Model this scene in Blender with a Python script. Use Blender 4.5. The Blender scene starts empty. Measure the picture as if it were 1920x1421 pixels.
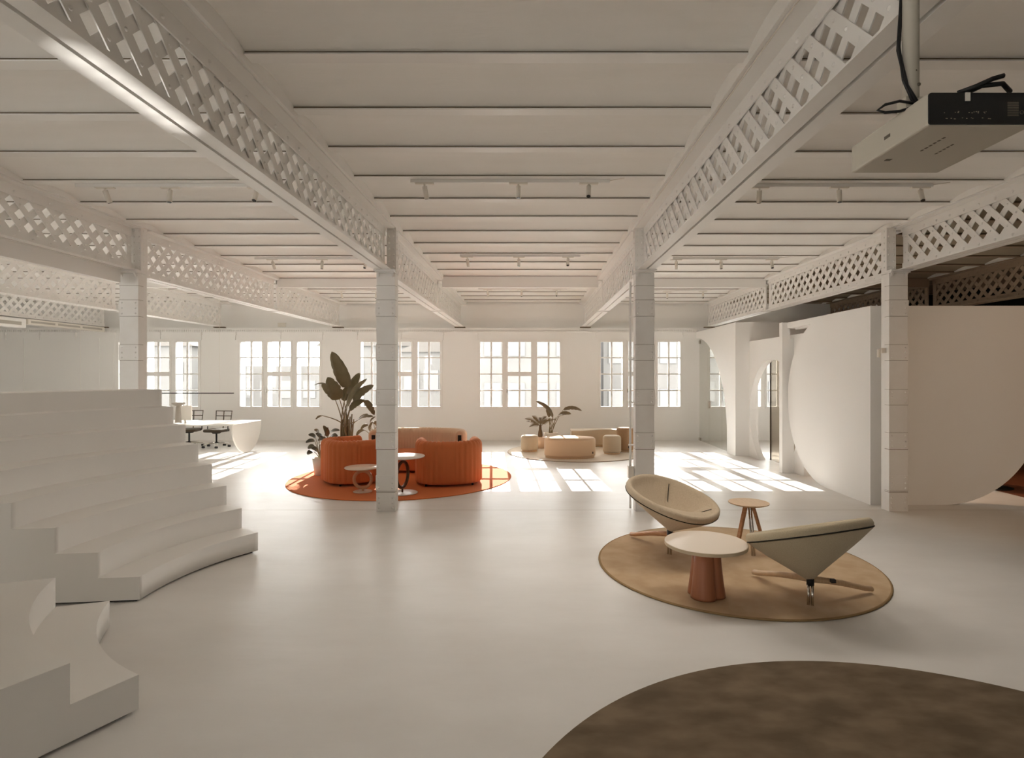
import bpy, bmesh, math, random
from mathutils import Vector, Matrix, Euler
PI = math.pi
R = math.radians
sc = bpy.context.scene
col = sc.collection
random.seed(7)

# ------------------------------------------------------------------ camera
F, CX, CY, H = 1067.0, 995.0, 702.0, 1.9
cd = bpy.data.cameras.new('camera'); cam = bpy.data.objects.new('camera', cd); col.objects.link(cam)
cam.location = (0, 0, H); cam.rotation_euler = (R(90), 0, 0)
cd.sensor_fit = 'HORIZONTAL'; cd.sensor_width = 36; cd.lens = 36 * F / 1920
cd.shift_x = -(CX - 960) / 1920; cd.shift_y = -(710.5 - CY) / 1920
cd.clip_start = .05; cd.clip_end = 500
sc.camera = cam
# ------------------------------------------------------------------ world, sun, exposure
w = bpy.data.worlds.new('world'); sc.world = w; w.use_nodes = True
wn = w.node_tree.nodes; wl = w.node_tree.links; wn.clear()
wo = wn.new('ShaderNodeOutputWorld'); wb = wn.new('ShaderNodeBackground')
wtc = wn.new('ShaderNodeTexCoord'); wsx = wn.new('ShaderNodeSeparateXYZ'); wcr = wn.new('ShaderNodeValToRGB')
wl.new(wtc.outputs['Generated'], wsx.inputs[0]); wl.new(wsx.outputs['Z'], wcr.inputs[0]); wl.new(wcr.outputs[0], wb.inputs[0]); wl.new(wb.outputs[0], wo.inputs[0])
wcr.color_ramp.elements[0].position = 0.0; wcr.color_ramp.elements[0].color = (.99, .985, .965, 1)
wcr.color_ramp.elements[1].position = .8; wcr.color_ramp.elements[1].color = (.93, .92, .90, 1)
wb.inputs[1].default_value = 9.5
sl = bpy.data.lights.new('sun', 'SUN'); sun = bpy.data.objects.new('sun', sl); col.objects.link(sun)
sl.energy = 7.5; sl.angle = R(.16); sl.color = (1.0, .96, .915)
sun.rotation_euler = Vector((-.178, 2.6, 1.0)).to_track_quat('Z', 'Y').to_euler()
sun.location = (0, 30, 12)
sc.view_settings.view_transform = 'Standard'; sc.view_settings.look = 'None'
sc.view_settings.exposure = 1.42; sc.view_settings.gamma = 1.0; sc.view_settings.use_curve_mapping = False
cy = sc.cycles
cy.max_bounces = 16; cy.diffuse_bounces = 10; cy.glossy_bounces = 4; cy.transmission_bounces = 8; cy.transparent_max_bounces = 12
cy.use_denoising = True; cy.sample_clamp_indirect = 12; cy.caustics_reflective = False; cy.caustics_refractive = False
def area(name, loc, target, sx, sy, power, color=(1, .93, .84), portal=False):
    l = bpy.data.lights.new(name, 'AREA'); l.shape = 'RECTANGLE'; l.size = sx; l.size_y = sy; l.energy = power; l.color = color
    o = bpy.data.objects.new(name, l); col.objects.link(o); o.location = loc
    o.rotation_euler = (Vector(target) - Vector(loc)).to_track_quat('-Z', 'Y').to_euler()
    if portal: l.cycles.is_portal = True
    return o
def spot(name, loc, target, power, deg, blend=.3, color=(1, .9, .78), size=.03):
    l = bpy.data.lights.new(name, 'SPOT'); l.energy = power; l.spot_size = R(deg); l.spot_blend = blend; l.color = color; l.shadow_soft_size = size
    o = bpy.data.objects.new(name, l); col.objects.link(o); o.location = loc
    o.rotation_euler = (Vector(target) - Vector(loc)).to_track_quat('-Z', 'Y').to_euler()
    return o

def P(x, y, Z):
    return Vector(((x - CX) * Z / F, Z, H - (y - CY) * Z / F))

# ------------------------------------------------------------------ materials
def mat(name, color, rough=.6, spec=.5, metal=0, sheen=0, sheen_tint=None, noise=None, bump=None, coat=0):
    """noise=(scale, amount, second colour, stretch), bump=(scale, strength, stretch)"""
    m = bpy.data.materials.new(name); m.use_nodes = True
    nt = m.node_tree; b = nt.nodes['Principled BSDF']
    c4 = (*color, 1)
    b.inputs['Base Color'].default_value = c4; b.inputs['Roughness'].default_value = rough
    b.inputs['Specular IOR Level'].default_value = spec; b.inputs['Metallic'].default_value = metal
    b.inputs['Coat Weight'].default_value = coat
    if sheen:
        b.inputs['Sheen Weight'].default_value = sheen; b.inputs['Sheen Roughness'].default_value = .4
        if sheen_tint: b.inputs['Sheen Tint'].default_value = (*sheen_tint, 1)
    tc = nt.nodes.new('ShaderNodeTexCoord')
    def nz(scale, stretch, detail=5):
        mp = nt.nodes.new('ShaderNodeMapping'); mp.inputs['Scale'].default_value = stretch or (1, 1, 1)
        n = nt.nodes.new('ShaderNodeTexNoise'); n.inputs['Scale'].default_value = scale; n.inputs['Detail'].default_value = detail
        nt.links.new(tc.outputs['Object'], mp.inputs[0]); nt.links.new(mp.outputs[0], n.inputs['Vector']); return n
    if noise:
        sc_, amt, c2, st = noise
        n = nz(sc_, st)
        cr = nt.nodes.new('ShaderNodeValToRGB'); cr.color_ramp.elements[0].position = .5 - amt; cr.color_ramp.elements[1].position = .5 + amt
        cr.color_ramp.elements[0].color = (*c2, 1); cr.color_ramp.elements[1].color = c4
        nt.links.new(n.outputs[0], cr.inputs[0]); nt.links.new(cr.outputs[0], b.inputs['Base Color'])
    if bump:
        sc_, st_, s3 = bump
        n = nz(sc_, s3)
        bp = nt.nodes.new('ShaderNodeBump'); bp.inputs['Strength'].default_value = st_; bp.inputs['Distance'].default_value = .02 if sc_ < 20 else (.002 if sc_ < 50 else .0003)
        nt.links.new(n.outputs[0], bp.inputs['Height']); nt.links.new(bp.outputs[0], b.inputs['Normal'])
    return m

M = {}
WHITE = (.85, .84, .82)
M['wall'] = mat('wall_paint', WHITE, .75, .3, bump=(60, .05, None))
M['ceil'] = mat('ceiling_paint', (.88, .865, .84), .7, .3, noise=(3, .2, (.86, .845, .815), (.3, 3, 3)), bump=(14, .12, (.5, 2, 2)))
M['steel'] = mat('white_painted_steel', (.84, .825, .80), .38, .5, bump=(30, .08, None))
M['ceil_brown'] = mat('brown_ceiling_paint', (.30, .255, .19), .8, .2)  # shade of the dim right bays put into the ceiling colour
M['steel_brown'] = mat('brown_painted_steel', (.30, .225, .16), .6, .3)  # brown tone carries the shade on right-hand joists, beams and girder
M['gap'] = mat('dirty_joint', (.16, .12, .08), .9, .1)
M['column'] = mat('white_painted_column', (.81, .795, .77), .5, .45, noise=(5, .15, (.78, .76, .73), None), bump=(40, .1, None))
M['bleacher'] = mat('painted_bleacher', (.82, .80, .765), .55, .35, noise=(2, .3, (.80, .78, .745), None))
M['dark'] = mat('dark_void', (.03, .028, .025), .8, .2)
M['black'] = mat('black_paint', (.018, .018, .017), .5, .4)
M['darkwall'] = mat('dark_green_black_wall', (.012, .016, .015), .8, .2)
M['carpet_rust'] = mat('rust_carpet', (.20, .075, .04), .95, .1, noise=(30, .2, (.16, .06, .03), None))
M['rug_beige'] = mat('beige_rug_wool', (.56, .41, .26), .95, .1, sheen=.08, noise=(4.5, .16, (.47, .33, .195), None), bump=(180, .5, None))
M['rug_dark'] = mat('dark_brown_rug_wool', (.21, .155, .10), .95, .1, sheen=.06, noise=(3.2, .16, (.125, .09, .056), (1, 1.8, 1)), bump=(160, .5, None))
M['rug_orange'] = mat('orange_rug_wool', (.66, .18, .05), .95, .1, sheen=.12, sheen_tint=(1, .85, .7), noise=(40, .3, (.56, .145, .04), (1, 8, 1)), bump=(160, .4, None))
M['rug_pale'] = mat('pale_rug_wool', (.62, .54, .44), .95, .1, sheen=.2, bump=(160, .4, None))
M['orange'] = mat('orange_velvet', (.57, .165, .058), .8, .2, sheen=.35, sheen_tint=(1, .72, .5), bump=(220, .25, None))
M['tan'] = mat('tan_corduroy', (.70, .50, .34), .85, .2, sheen=.5, sheen_tint=(1, .9, .8), bump=(200, .3, None))
M['ottoman'] = mat('ottoman_wool', (.62, .44, .29), .9, .15, sheen=.3, bump=(150, .3, None))
M['ottoman_grey'] = mat('ottoman_grey_wool', (.50, .41, .30), .9, .15, sheen=.3, bump=(150, .3, None))
M['ottoman_dark'] = mat('ottoman_brown_wool', (.36, .22, .12), .9, .15, sheen=.3, bump=(150, .3, None))
M['wood'] = mat('oak_wood', (.56, .30, .15), .45, .4, noise=(6, .2, (.45, .22, .10), (1, 1, 12)))
M['wood_pale'] = mat('pale_oak_wood', (.62, .44, .27), .45, .4, noise=(6, .2, (.54, .37, .22), (12, 1, 1)))
M['redwood'] = mat('reddish_wood', (.42, .17, .085), .4, .45, noise=(18, .25, (.33, .12, .055), (1, 1, .08)))
M['lam'] = mat('beige_laminate', (.74, .63, .51), .3, .5)
M['lam_edge'] = mat('beige_laminate_edge', (.58, .47, .32), .5, .4)
M['chrome'] = mat('chrome', (.62, .58, .52), .18, .5, metal=1)
M['bronze'] = mat('dark_bronze', (.10, .055, .03), .3, .5, metal=.8)
M['copper'] = mat('tan_lacquer', (.55, .27, .14), .35, .5)
M['seatfab'] = mat('sand_upholstery', (.62, .51, .375), .9, .15, sheen=.15, noise=(60, .3, (.54, .44, .315), None), bump=(12, .35, (4, 1, 1)))
M['seatfab_green'] = mat('olive_grey_upholstery', (.58, .50, .36), .9, .15, sheen=.1, noise=(160, .3, (.42, .36, .25), None), bump=(120, .4, None))
M['seam'] = mat('dark_seam', (.03, .025, .018), .7, .2)
M['leaf'] = mat('dusty_green_leaf', (.20, .165, .085), .4, .5, noise=(6, .25, (.14, .115, .055), None))
M['leaf_dark'] = mat('dark_green_leaf', (.06, .055, .032), .35, .5, noise=(6, .25, (.10, .085, .045), None))
M['leaf_dry'] = mat('olive_brown_leaf', (.21, .15, .075), .5, .4, noise=(12, .25, (.13, .09, .045), None))
M['stem'] = mat('plant_stem', (.21, .16, .08), .5, .4)
M['trunk'] = mat('palm_trunk', (.13, .085, .05), .9, .1, bump=(30, .5, None))
M['pot'] = mat('pale_ceramic', (.74, .68, .60), .6, .4)
M['pot_tan'] = mat('tan_ceramic', (.62, .45, .33), .6, .4)
M['soil'] = mat('soil', (.05, .035, .022), .95, .1)
M['white'] = mat('white_plastic', (.76, .72, .65), .4, .5)
M['greywhite'] = mat('projector_plastic', (.56, .52, .44), .45, .4)
M['deskw'] = mat('white_laminate', (.80, .77, .72), .3, .5)
M['meshblk'] = mat('brown_black_mesh', (.085, .065, .045), .8, .3)
M['lens'] = mat('lens_black', (.01, .01, .01), .2, .5)
M['cable'] = mat('black_cable', (.012, .012, .012), .5, .4)
M['mark'] = mat('pale_print', (.55, .45, .33), .6, .3)
M['mark_grey'] = mat('grey_print', (.17, .145, .11), .6, .3)
M['louvre_grey'] = mat('louvre_grey', (.45, .42, .37), .6, .3)
M['building'] = mat('pale_render', (.066, .064, .061), .9, .1, noise=(.35, .2, (.052, .051, .049), None))
M['building_b'] = mat('grey_render', (.060, .058, .055), .9, .1, noise=(.4, .2, (.048, .046, .044), None))
M['roof'] = mat('pale_roof', (.05, .046, .042), .9, .1)
M['bwin'] = mat('far_window', (.04, .039, .037), .5, .4)
M['outground'] = mat('outside_ground', (.22, .21, .20), .9, .1)

def floor_mat():
    m = mat('polished_cement', (.76, .73, .69), .3, .07)
    nt = m.node_tree; b = nt.nodes['Principled BSDF']; N = nt.nodes.new; L = nt.links.new
    tc = N('ShaderNodeTexCoord')
    mp = N('ShaderNodeMapping'); mp.inputs['Scale'].default_value = (.5, .9, 1); L(tc.outputs['Object'], mp.inputs[0])
    n = N('ShaderNodeTexNoise'); n.inputs['Scale'].default_value = 1.6; n.inputs['Detail'].default_value = 8; n.inputs['Roughness'].default_value = .6; L(mp.outputs[0], n.inputs['Vector'])
    cr = N('ShaderNodeValToRGB'); cr.color_ramp.elements[0].position = .35; cr.color_ramp.elements[1].position = .65
    cr.color_ramp.elements[0].color = (.69, .665, .63, 1); cr.color_ramp.elements[1].color = (.745, .725, .695, 1)
    L(n.outputs[0], cr.inputs[0])
    # thin expansion joint across the room, a little nearer than the columns
    sx = N('ShaderNodeSeparateXYZ'); L(tc.outputs['Object'], sx.inputs[0])
    sb = N('ShaderNodeMath'); sb.operation = 'SUBTRACT'; sb.inputs[1].default_value = 7.98; L(sx.outputs['Y'], sb.inputs[0])
    ab = N('ShaderNodeMath'); ab.operation = 'ABSOLUTE'; L(sb.outputs[0], ab.inputs[0])
    lt = N('ShaderNodeMath'); lt.operation = 'LESS_THAN'; lt.inputs[1].default_value = .008; L(ab.outputs[0], lt.inputs[0])
    mx = N('ShaderNodeMix'); mx.data_type = 'RGBA'; mx.inputs[7].default_value = (.42, .37, .31, 1)
    L(lt.outputs[0], mx.inputs[0]); L(cr.outputs[0], mx.inputs[6]); L(mx.outputs[2], b.inputs['Base Color'])
    mp2 = N('ShaderNodeMapping'); mp2.inputs['Scale'].default_value = (.7, 3.2, 1); L(tc.outputs['Object'], mp2.inputs[0])
    n2 = N('ShaderNodeTexNoise'); n2.inputs['Scale'].default_value = 3.5; n2.inputs['Detail'].default_value = 6; L(mp2.outputs[0], n2.inputs['Vector'])
    mr = N('ShaderNodeMapRange'); mr.inputs[3].default_value = .26; mr.inputs[4].default_value = .46; L(n2.outputs[0], mr.inputs[0]); L(mr.outputs[0], b.inputs['Roughness'])
    bp = N('ShaderNodeBump'); bp.inputs['Strength'].default_value = .10; bp.inputs['Distance'].default_value = .02
    L(n2.outputs[0], bp.inputs['Height']); L(bp.outputs[0], b.inputs['Normal'])
    return m
M['floor'] = floor_mat()

def glass_mat(name, tint, refl=.12):
    m = bpy.data.materials.new(name); m.use_nodes = True; nt = m.node_tree; nt.nodes.clear()
    o = nt.nodes.new('ShaderNodeOutputMaterial'); mx = nt.nodes.new('ShaderNodeMixShader')
    t = nt.nodes.new('ShaderNodeBsdfTransparent'); g = nt.nodes.new('ShaderNodeBsdfGlossy')
    t.inputs[0].default_value = (*tint, 1); g.inputs['Roughness'].default_value = .02
    fr = nt.nodes.new('ShaderNodeFresnel'); fr.inputs[0].default_value = 1.45
    ml = nt.nodes.new('ShaderNodeMath'); ml.operation = 'MULTIPLY'; ml.inputs[1].default_value = refl / .04 * .3
    nt.links.new(fr.outputs[0], ml.inputs[0]); nt.links.new(ml.outputs[0], mx.inputs[0])
    nt.links.new(t.outputs[0], mx.inputs[1]); nt.links.new(g.outputs[0], mx.inputs[2]); nt.links.new(mx.outputs[0], o.inputs[0])
    return m
M['glass'] = glass_mat('window_glass', (.97, .97, .96))
M['glass_clear'] = glass_mat('partition_glass', (.95, .95, .93), .045)
M['glass_brown'] = glass_mat('tinted_glass', (.80, .76, .70), .06)

# ------------------------------------------------------------------ mesh helpers
class MB:
    def __init__(s): s.v = []; s.f = []; s.sm = []
    def face(s, idx, smooth=False): s.f.append(tuple(idx)); s.sm.append(smooth)
    def box(s, x0, x1, y0, y1, z0, z1, mtx=None):
        n = len(s.v); c = [Vector((x, y, z)) for x in (x0, x1) for y in (y0, y1) for z in (z0, z1)]
        if mtx is not None: c = [mtx @ p for p in c]
        s.v += c
        for q in ((0, 1, 3, 2), (4, 6, 7, 5), (0, 4, 5, 1), (2, 3, 7, 6), (0, 2, 6, 4), (1, 5, 7, 3)): s.face([n + i for i in q])
        return s
    def rbox(s, x0, x1, y0, y1, z0, z1, r, mtx=None, seg=4):
        """box with rounded vertical edges"""
        pts = []
        for cx, cy, a0 in ((x1 - r, y1 - r, 0), (x0 + r, y1 - r, 90), (x0 + r, y0 + r, 180), (x1 - r, y0 + r, 270)):
            for k in range(seg + 1):
                a = R(a0 + 90 * k / seg); pts.append((cx + r * math.cos(a), cy + r * math.sin(a)))
        return s.prism(pts, z0, z1, mtx=mtx)
    def prism(s, pts, z0, z1, mtx=None, smooth=False, holes=None):
        n = len(s.v); k = len(pts)
        c = [Vector((p[0], p[1], z0)) for p in pts] + [Vector((p[0], p[1], z1)) for p in pts]
        if mtx is not None: c = [mtx @ p for p in c]
        s.v += c
        s.face([n + i for i in reversed(range(k))]); s.face([n + k + i for i in range(k)])
        for i in range(k):
            j = (i + 1) % k; s.face([n + i, n + j, n + k + j, n + k + i], smooth)
        return s
    def grid(s, rows, closed_u=False, closed_v=False, smooth=True):
        """rows: list of lists of points"""
        n = len(s.v); a = len(rows); b = len(rows[0])
        for r_ in rows: s.v += [Vector(p) for p in r_]
        for i in range(a if closed_u else a - 1):
            for j in range(b if closed_v else b - 1):
                i2 = (i + 1) % a; j2 = (j + 1) % b
                s.face([n + i * b + j, n + i * b + j2, n + i2 * b + j2, n + i2 * b + j], smooth)
        return s
    def lathe(s, prof, cx=0, cy=0, seg=32, smooth=True, mtx=None, sx=1, sy=1, caps=True):
        n = len(s.v)
        rows = []
        for r_, z in prof:
            row = [Vector((cx + sx * r_ * math.cos(2 * PI * k / seg), cy + sy * r_ * math.sin(2 * PI * k / seg), z)) for k in range(seg)]
            if mtx is not None: row = [mtx @ p for p in row]
            rows.append(row)
        s.grid(rows, closed_v=True, smooth=smooth)
        for i, rev in ((0, True), (len(prof) - 1, False)):
            if caps and prof[i][0] > 1e-5:
                idx = [n + i * seg + k for k in range(seg)]
                s.face(reversed(idx) if rev else idx)
        return s
    def cyl(s, a, b, r0, r1=None, seg=12, smooth=True, cap=True):
        a = Vector(a); b = Vector(b); r1 = r0 if r1 is None else r1
        d = (b - a).normalized(); u = d.orthogonal().normalized(); v = d.cross(u); n = len(s.v)
        for c, r_ in ((a, r0), (b, r1)):
            for k in range(seg):
                t = 2 * PI * k / seg; s.v.append(c + (u * math.cos(t) + v * math.sin(t)) * r_)
        for k in range(seg):
            j = (k + 1) % seg; s.face([n + k, n + j, n + seg + j, n + seg + k], smooth)
        if cap: s.face([n + k for k in reversed(range(seg))]); s.face([n + seg + k for k in range(seg)])
        return s
    def tube(s, pts, r, seg=8, closed=False):
        pts = [Vector(p) for p in pts]; rows = []; m = len(pts); u = None
        for i, p in enumerate(pts):
            if closed: d = pts[(i + 1) % m] - pts[i - 1]
            else: d = pts[min(i + 1, m - 1)] - pts[max(i - 1, 0)]
            d.normalize()
            u = d.orthogonal().normalized() if u is None else (u - d * u.dot(d)).normalized()
            v = d.cross(u); rr = r[i] if isinstance(r, (list, tuple)) else r
            rows.append([p + (u * math.cos(2 * PI * k / seg) + v * math.sin(2 * PI * k / seg)) * rr for k in range(seg)])
        n = len(s.v); s.grid(rows, closed_u=closed, closed_v=True)
        if not closed:
            s.face([n + k for k in reversed(range(seg))]); s.face([n + (m - 1) * seg + k for k in range(seg)])
        return s
    def rivet(s, p, d, r=.016, h=.009):
        p = Vector(p); d = Vector(d).normalized(); u = d.orthogonal().normalized(); v = d.cross(u); n = len(s.v); seg = 7
        for rr, hh in ((r, 0), (r * .75, h * .7)):
            for k in range(seg):
                t = 2 * PI * k / seg; s.v.append(p + (u * math.cos(t) + v * math.sin(t)) * rr + d * hh)
        s.v.append(p + d * h)
        for k in range(seg):
            j = (k + 1) % seg; s.face([n + k, n + j, n + seg + j, n + seg + k], True); s.face([n + seg + k, n + seg + j, n + 2 * seg], True)
        return s
    def build(s, name, m, parent=None, bevel=0, subsurf=0):
        me = bpy.data.meshes.new(name); me.from_pydata([tuple(p) for p in s.v], [], s.f)
        me.polygons.foreach_set('use_smooth', s.sm)
        if m is not None: me.materials.append(M[m] if isinstance(m, str) else m)
        bm = bmesh.new(); bm.from_mesh(me); bmesh.ops.recalc_face_normals(bm, faces=bm.faces); bm.to_mesh(me); bm.free()
        me.validate(); me.update()
        o = bpy.data.objects.new(name, me); col.objects.link(o)
        if parent is not None: o.parent = parent
        if bevel:
            b = o.modifiers.new('bevel', 'BEVEL'); b.width = bevel; b.segments = 2; b.limit_method = 'ANGLE'; b.angle_limit = R(40)
        if subsurf:
            b = o.modifiers.new('sub', 'SUBSURF'); b.levels = subsurf; b.render_levels = subsurf
        return o

def tag(o, label, cat, group=None, kind=None):
    if label: o['label'] = label
    if cat: o['category'] = cat
    if group: o['group'] = group
    if kind: o['kind'] = kind
    return o
def thing(name, label, cat, loc=(0, 0, 0), rz=0, group=None, kind=None):
    o = bpy.data.objects.new(name, None); col.objects.link(o); o.empty_display_size = .1
    o.location = loc; o.rotation_euler = (0, 0, rz)
    return tag(o, label, cat, group, kind)
def struct(o, label=None):
    o['kind'] = 'structure'
    if label: o['label'] = label
    return o
def copy_tree(o, parent=None):
    c = o.copy(); col.objects.link(c); c.parent = parent
    for ch in list(o.children): copy_tree(ch, c)
    return c
def circle_pts(cx, cy, r, n=96): return [(cx + r * math.cos(2 * PI * k / n), cy + r * math.sin(2 * PI * k / n)) for k in range(n)]
def yz(x):      # map prism (a,b,extrude) -> (x+extrude, a, b)
    return Matrix(((0, 0, 1, x), (1, 0, 0, 0), (0, 1, 0, 0), (0, 0, 0, 1)))
def xz(y):      # map prism (a,b,extrude) -> (a, y+extrude, b)
    return Matrix(((1, 0, 0, 0), (0, 0, 1, y), (0, 1, 0, 0), (0, 0, 0, 1)))

XL, XR, YB, YF = -16.0, 10.6, -7.0, 16.4
BWW = .45
LWW = .6
ZTOP = 4.35
# ================================================================== SETTING
struct(MB().box(XL - .2, XR + .2, YB - .2, YF + .45, -.2, 0).build('floor', 'floor'), 'polished off-white cement floor with sun patches')
lw = MB(); yp_ = YB - .2
for k in range(3):  # unseen window openings added to let in fill light from the left
    a = -6.0 + 3.1 * k; b = a + LWW
    lw.box(XL - .2, XL, yp_, a, 0, ZTOP); lw.box(XL - .2, XL, a, b, 0, .7); lw.box(XL - .2, XL, a, b, 3.3, ZTOP); yp_ = b
    lw.box(XL - .12, XL - .06, (a + b) / 2 - .03, (a + b) / 2 + .03, .7, 3.3)
    area('window_portal_left_%d' % k, (XL - .25, (a + b) / 2, 2.0), (0, (a + b) / 2, 2.0), LWW, 2.6, 1, portal=True)
lw.box(XL - .2, XL, yp_, YF + .45, 0, ZTOP)
struct(lw.build('wall_left', 'wall'), 'white wall with tall windows far to the left, behind the stepped seating')
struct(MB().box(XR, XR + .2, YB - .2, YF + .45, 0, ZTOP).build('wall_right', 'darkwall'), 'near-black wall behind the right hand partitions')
bw = MB(); xp_ = XL
for k in range(4):  # unseen openings added behind the camera as a source of fill
    a = -13.6 + 3.1 * k; b = a + BWW
    bw.box(xp_, a, YB - .2, YB, 0, ZTOP); bw.box(a, b, YB - .2, YB, 0, .9); bw.box(a, b, YB - .2, YB, 3.2, ZTOP); xp_ = b
    bw.box((a + b) / 2 - .03, (a + b) / 2 + .03, YB - .12, YB - .06, .9, 3.2)
    area('window_portal_back_%d' % k, ((a + b) / 2, YB - .25, 2.05), ((a + b) / 2, 0, 2.05), BWW, 2.3, 1, portal=True)
bw.box(xp_, XR, YB - .2, YB, 0, ZTOP)
struct(bw.build('wall_back', 'wall'), 'white wall with windows behind the camera')

# ---- window wall
S = 1 / F * YF                   # metres per pixel on the wall face
def wx(px): return (px - CX) * S
def wz(py): return H - (py - CY) * S
Z0, Z1 = wz(766), wz(637.5)      # opening
groups = [223, 450.2, 676.4, 900.6, 1126.3, 1331.0]
wall = MB(); YO = YF + .4
x_prev = XL
for g in groups:
    a, b = wx(g - 3), wx(g + 152)
    wall.box(x_prev, a, YF, YO, 0, 3.24)
    wall.box(a, b, YF, YO, 0, Z0); wall.box(a, b, YF, YO, Z1, 3.24)
    for p0, p1 in ((g + 43.2, g + 48.6), (g + 98.2, g + 103.6)):
        wall.box(wx(p0), wx(p1), YF, YO, Z0, Z1)
    x_prev = b
wall.box(x_prev, XR, YF, YO, 0, 3.24)
wf = struct(wall.build('wall_far', 'wall'), 'long white wall with the row of small-paned windows')
struct(MB().box(XL, XR, YF + .34, YO, 3.24, ZTOP).build('wall_far_upper', 'wall'), 'recessed white wall band above the windows')
cor = MB(); cor.box(XL, XR, YF - .03, YF, 3.18, 3.235)
x = XL + .05
while x < XR:
    cor.box(x, x + .032, YF - .05, YF - .03, 3.13, 3.18); x += .062
cor.box(XL, XR, YF - .03, YF, 3.115, 3.14)
struct(cor.build('trim_1', 'wall'), 'dotted dentil moulding along the top of the window wall')
for i, px in enumerate([10, 74, 142, 215, 300, 377, 441, 525.6, 604, 669, 751.6, 830, 894.5, 976, 1058, 1120, 1202, 1282]):
    b = MB(); c = wx(px)
    b.box(c - .035, c + .035, YF - .06, YF, 3.03, 3.11); b.box(c - .02, c + .02, YF - .035, YF, 2.9, 3.03)
    o = b.build('wall_bracket', 'wall')
    gi = ['first', 'second', 'third', 'fourth', 'fifth', 'sixth', 'seventh', 'eighth', 'ninth', 'tenth', 'eleventh', 'twelfth', 'thirteenth', 'fourteenth', 'fifteenth', 'sixteenth', 'seventeenth', 'last'][i]
    tag(o, 'small white bracket under the window wall moulding, %s from the left' % gi, 'bracket', 'brackets under the moulding')
for i, px in enumerate((44, 186, 213)):
    struct(MB().box(wx(px) - .012, wx(px) + .012, YF - .012, YF, 0, 2.95).build('trim_%d' % (i + 2), 'wall'), 'thin upright joint strip on the far wall, left of the windows')

pos_words = ['behind the left riveted column', 'right of the left column, above the desk', 'behind the tall plant and the second column', 'in the middle of the far wall', 'behind the third column', 'seen through the glass of the right arch', 'inside the right hand rooms']
for gi, g in enumerate(groups):
    fr = MB(); gl = MB(); hw = MB()
    ya, yb = YF + .015, YF + .075
    for ci, (a, b) in enumerate(((0, 41), (51.8, 95.2), (106.6, 149))):
        fx0, fx1 = wx(g + a - 3), wx(g + b + 3); gx0, gx1 = wx(g + a), wx(g + b)
        zt, zb = wz(641), wz(762)
        fr.box(fx0, gx0, ya - .035, yb, Z0, Z1); fr.box(gx1, fx1, ya - .035, yb, Z0, Z1)
        fr.box(gx0, gx1, ya - .035, yb, Z0, zb); fr.box(gx0, gx1, ya - .035, yb, zt, Z1)
        xm = (gx0 + gx1) / 2
        bars = [670.5, 701.3, 731.8]
        if ci == 1:
            fr.box(gx0, gx1, ya - .035, yb, wz(705), wz(697)); bars = [670.5, 731.8]
            hw.box(wx(g + a - 2.2), wx(g + a - 1.2), ya - .07, ya - .035, wz(736), wz(729))
        fr.box(xm - .024, xm + .024, ya - .005, yb - .01, zb, zt)
        for z_ in bars: fr.box(gx0, gx1, ya, yb - .015, wz(z_) - .018, wz(z_) + .018)
        gl.box(gx0, gx1, ya + .028, ya + .032, zb, zt)
    # outer surround standing proud of the wall
    a, b = wx(g - 4.6), wx(g + 153.6)
    fr.box(a, b, YF - .02, YF, Z1, Z1 + .03); fr.box(a, wx(g - 3), YF - .02, YF, Z0 - .03, Z1); fr.box(wx(g + 152), b, YF - .02, YF, Z0 - .03, Z1); fr.box(a, b, YF - .02, YF, Z0 - .03, Z0)
    wo_ = struct(fr.build('window_%d' % (gi + 1), 'steel'), 'white three-part window with small panes, ' + pos_words[gi])
    gl.build('glass', 'glass', wo_); hw.build('handle', 'chrome', wo_)
    area('window_portal_%d' % (gi + 1), (wx(g + 74.5), YO + .05, (Z0 + Z1) / 2), (wx(g + 74.5), 0, (Z0 + Z1) / 2), 2.35, 1.95, 1, portal=True)

# ---- ceiling
GX = [-12.3, -8.95, -5.57, -2.045, 1.595, 5.2, 8.7]
struct_ceiling = MB(); struct_ceiling.box(XL, XR, YB, YO, 4.24, ZTOP)
joist0, jstep = 3.785, .773
jy = [joist0 + jstep * k for k in range(-14, 17)]
bays = [(XL, GX[0] - .14)] + [(GX[i] + .14, GX[i + 1] - .14) for i in range(6)] + [(GX[6] + .14, XR)]
def bayh(i): return 4.0 if i == 4 else 3.955
seg = 10
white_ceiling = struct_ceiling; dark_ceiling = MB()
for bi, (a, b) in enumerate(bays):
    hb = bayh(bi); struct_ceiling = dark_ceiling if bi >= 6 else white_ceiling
    for k in range(len(jy)):
        y0 = jy[k] + .045; y1 = (jy[k + 1] if k + 1 < len(jy) else YF + .34) - .045
        rows = []
        for s_ in range(seg + 1):
            t = s_ / seg; y = y0 + (y1 - y0) * t; z = hb + .022 + .050 * (1 - (2 * t - 1) ** 2)
            rows.append([(a, y, z), (b, y, z)])
        struct_ceiling.grid(rows)
    struct_ceiling.box(a, b, YB, jy[0] - .04, hb + .02, hb + .1)
struct_ceiling = white_ceiling
for gx_ in GX: struct_ceiling.box(gx_ - .165, gx_ + .165, YB, YF + .33, 3.953, 4.24)
DARKB = (6, 7)
ceil = struct(struct_ceiling.build('ceiling', 'ceil'), 'white vaulted ceiling panels between steel joists')
ceil_d = struct(dark_ceiling.build('ceiling_right', 'ceil_brown'), 'brown painted vaulted ceiling over the dark right hand rooms')
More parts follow.
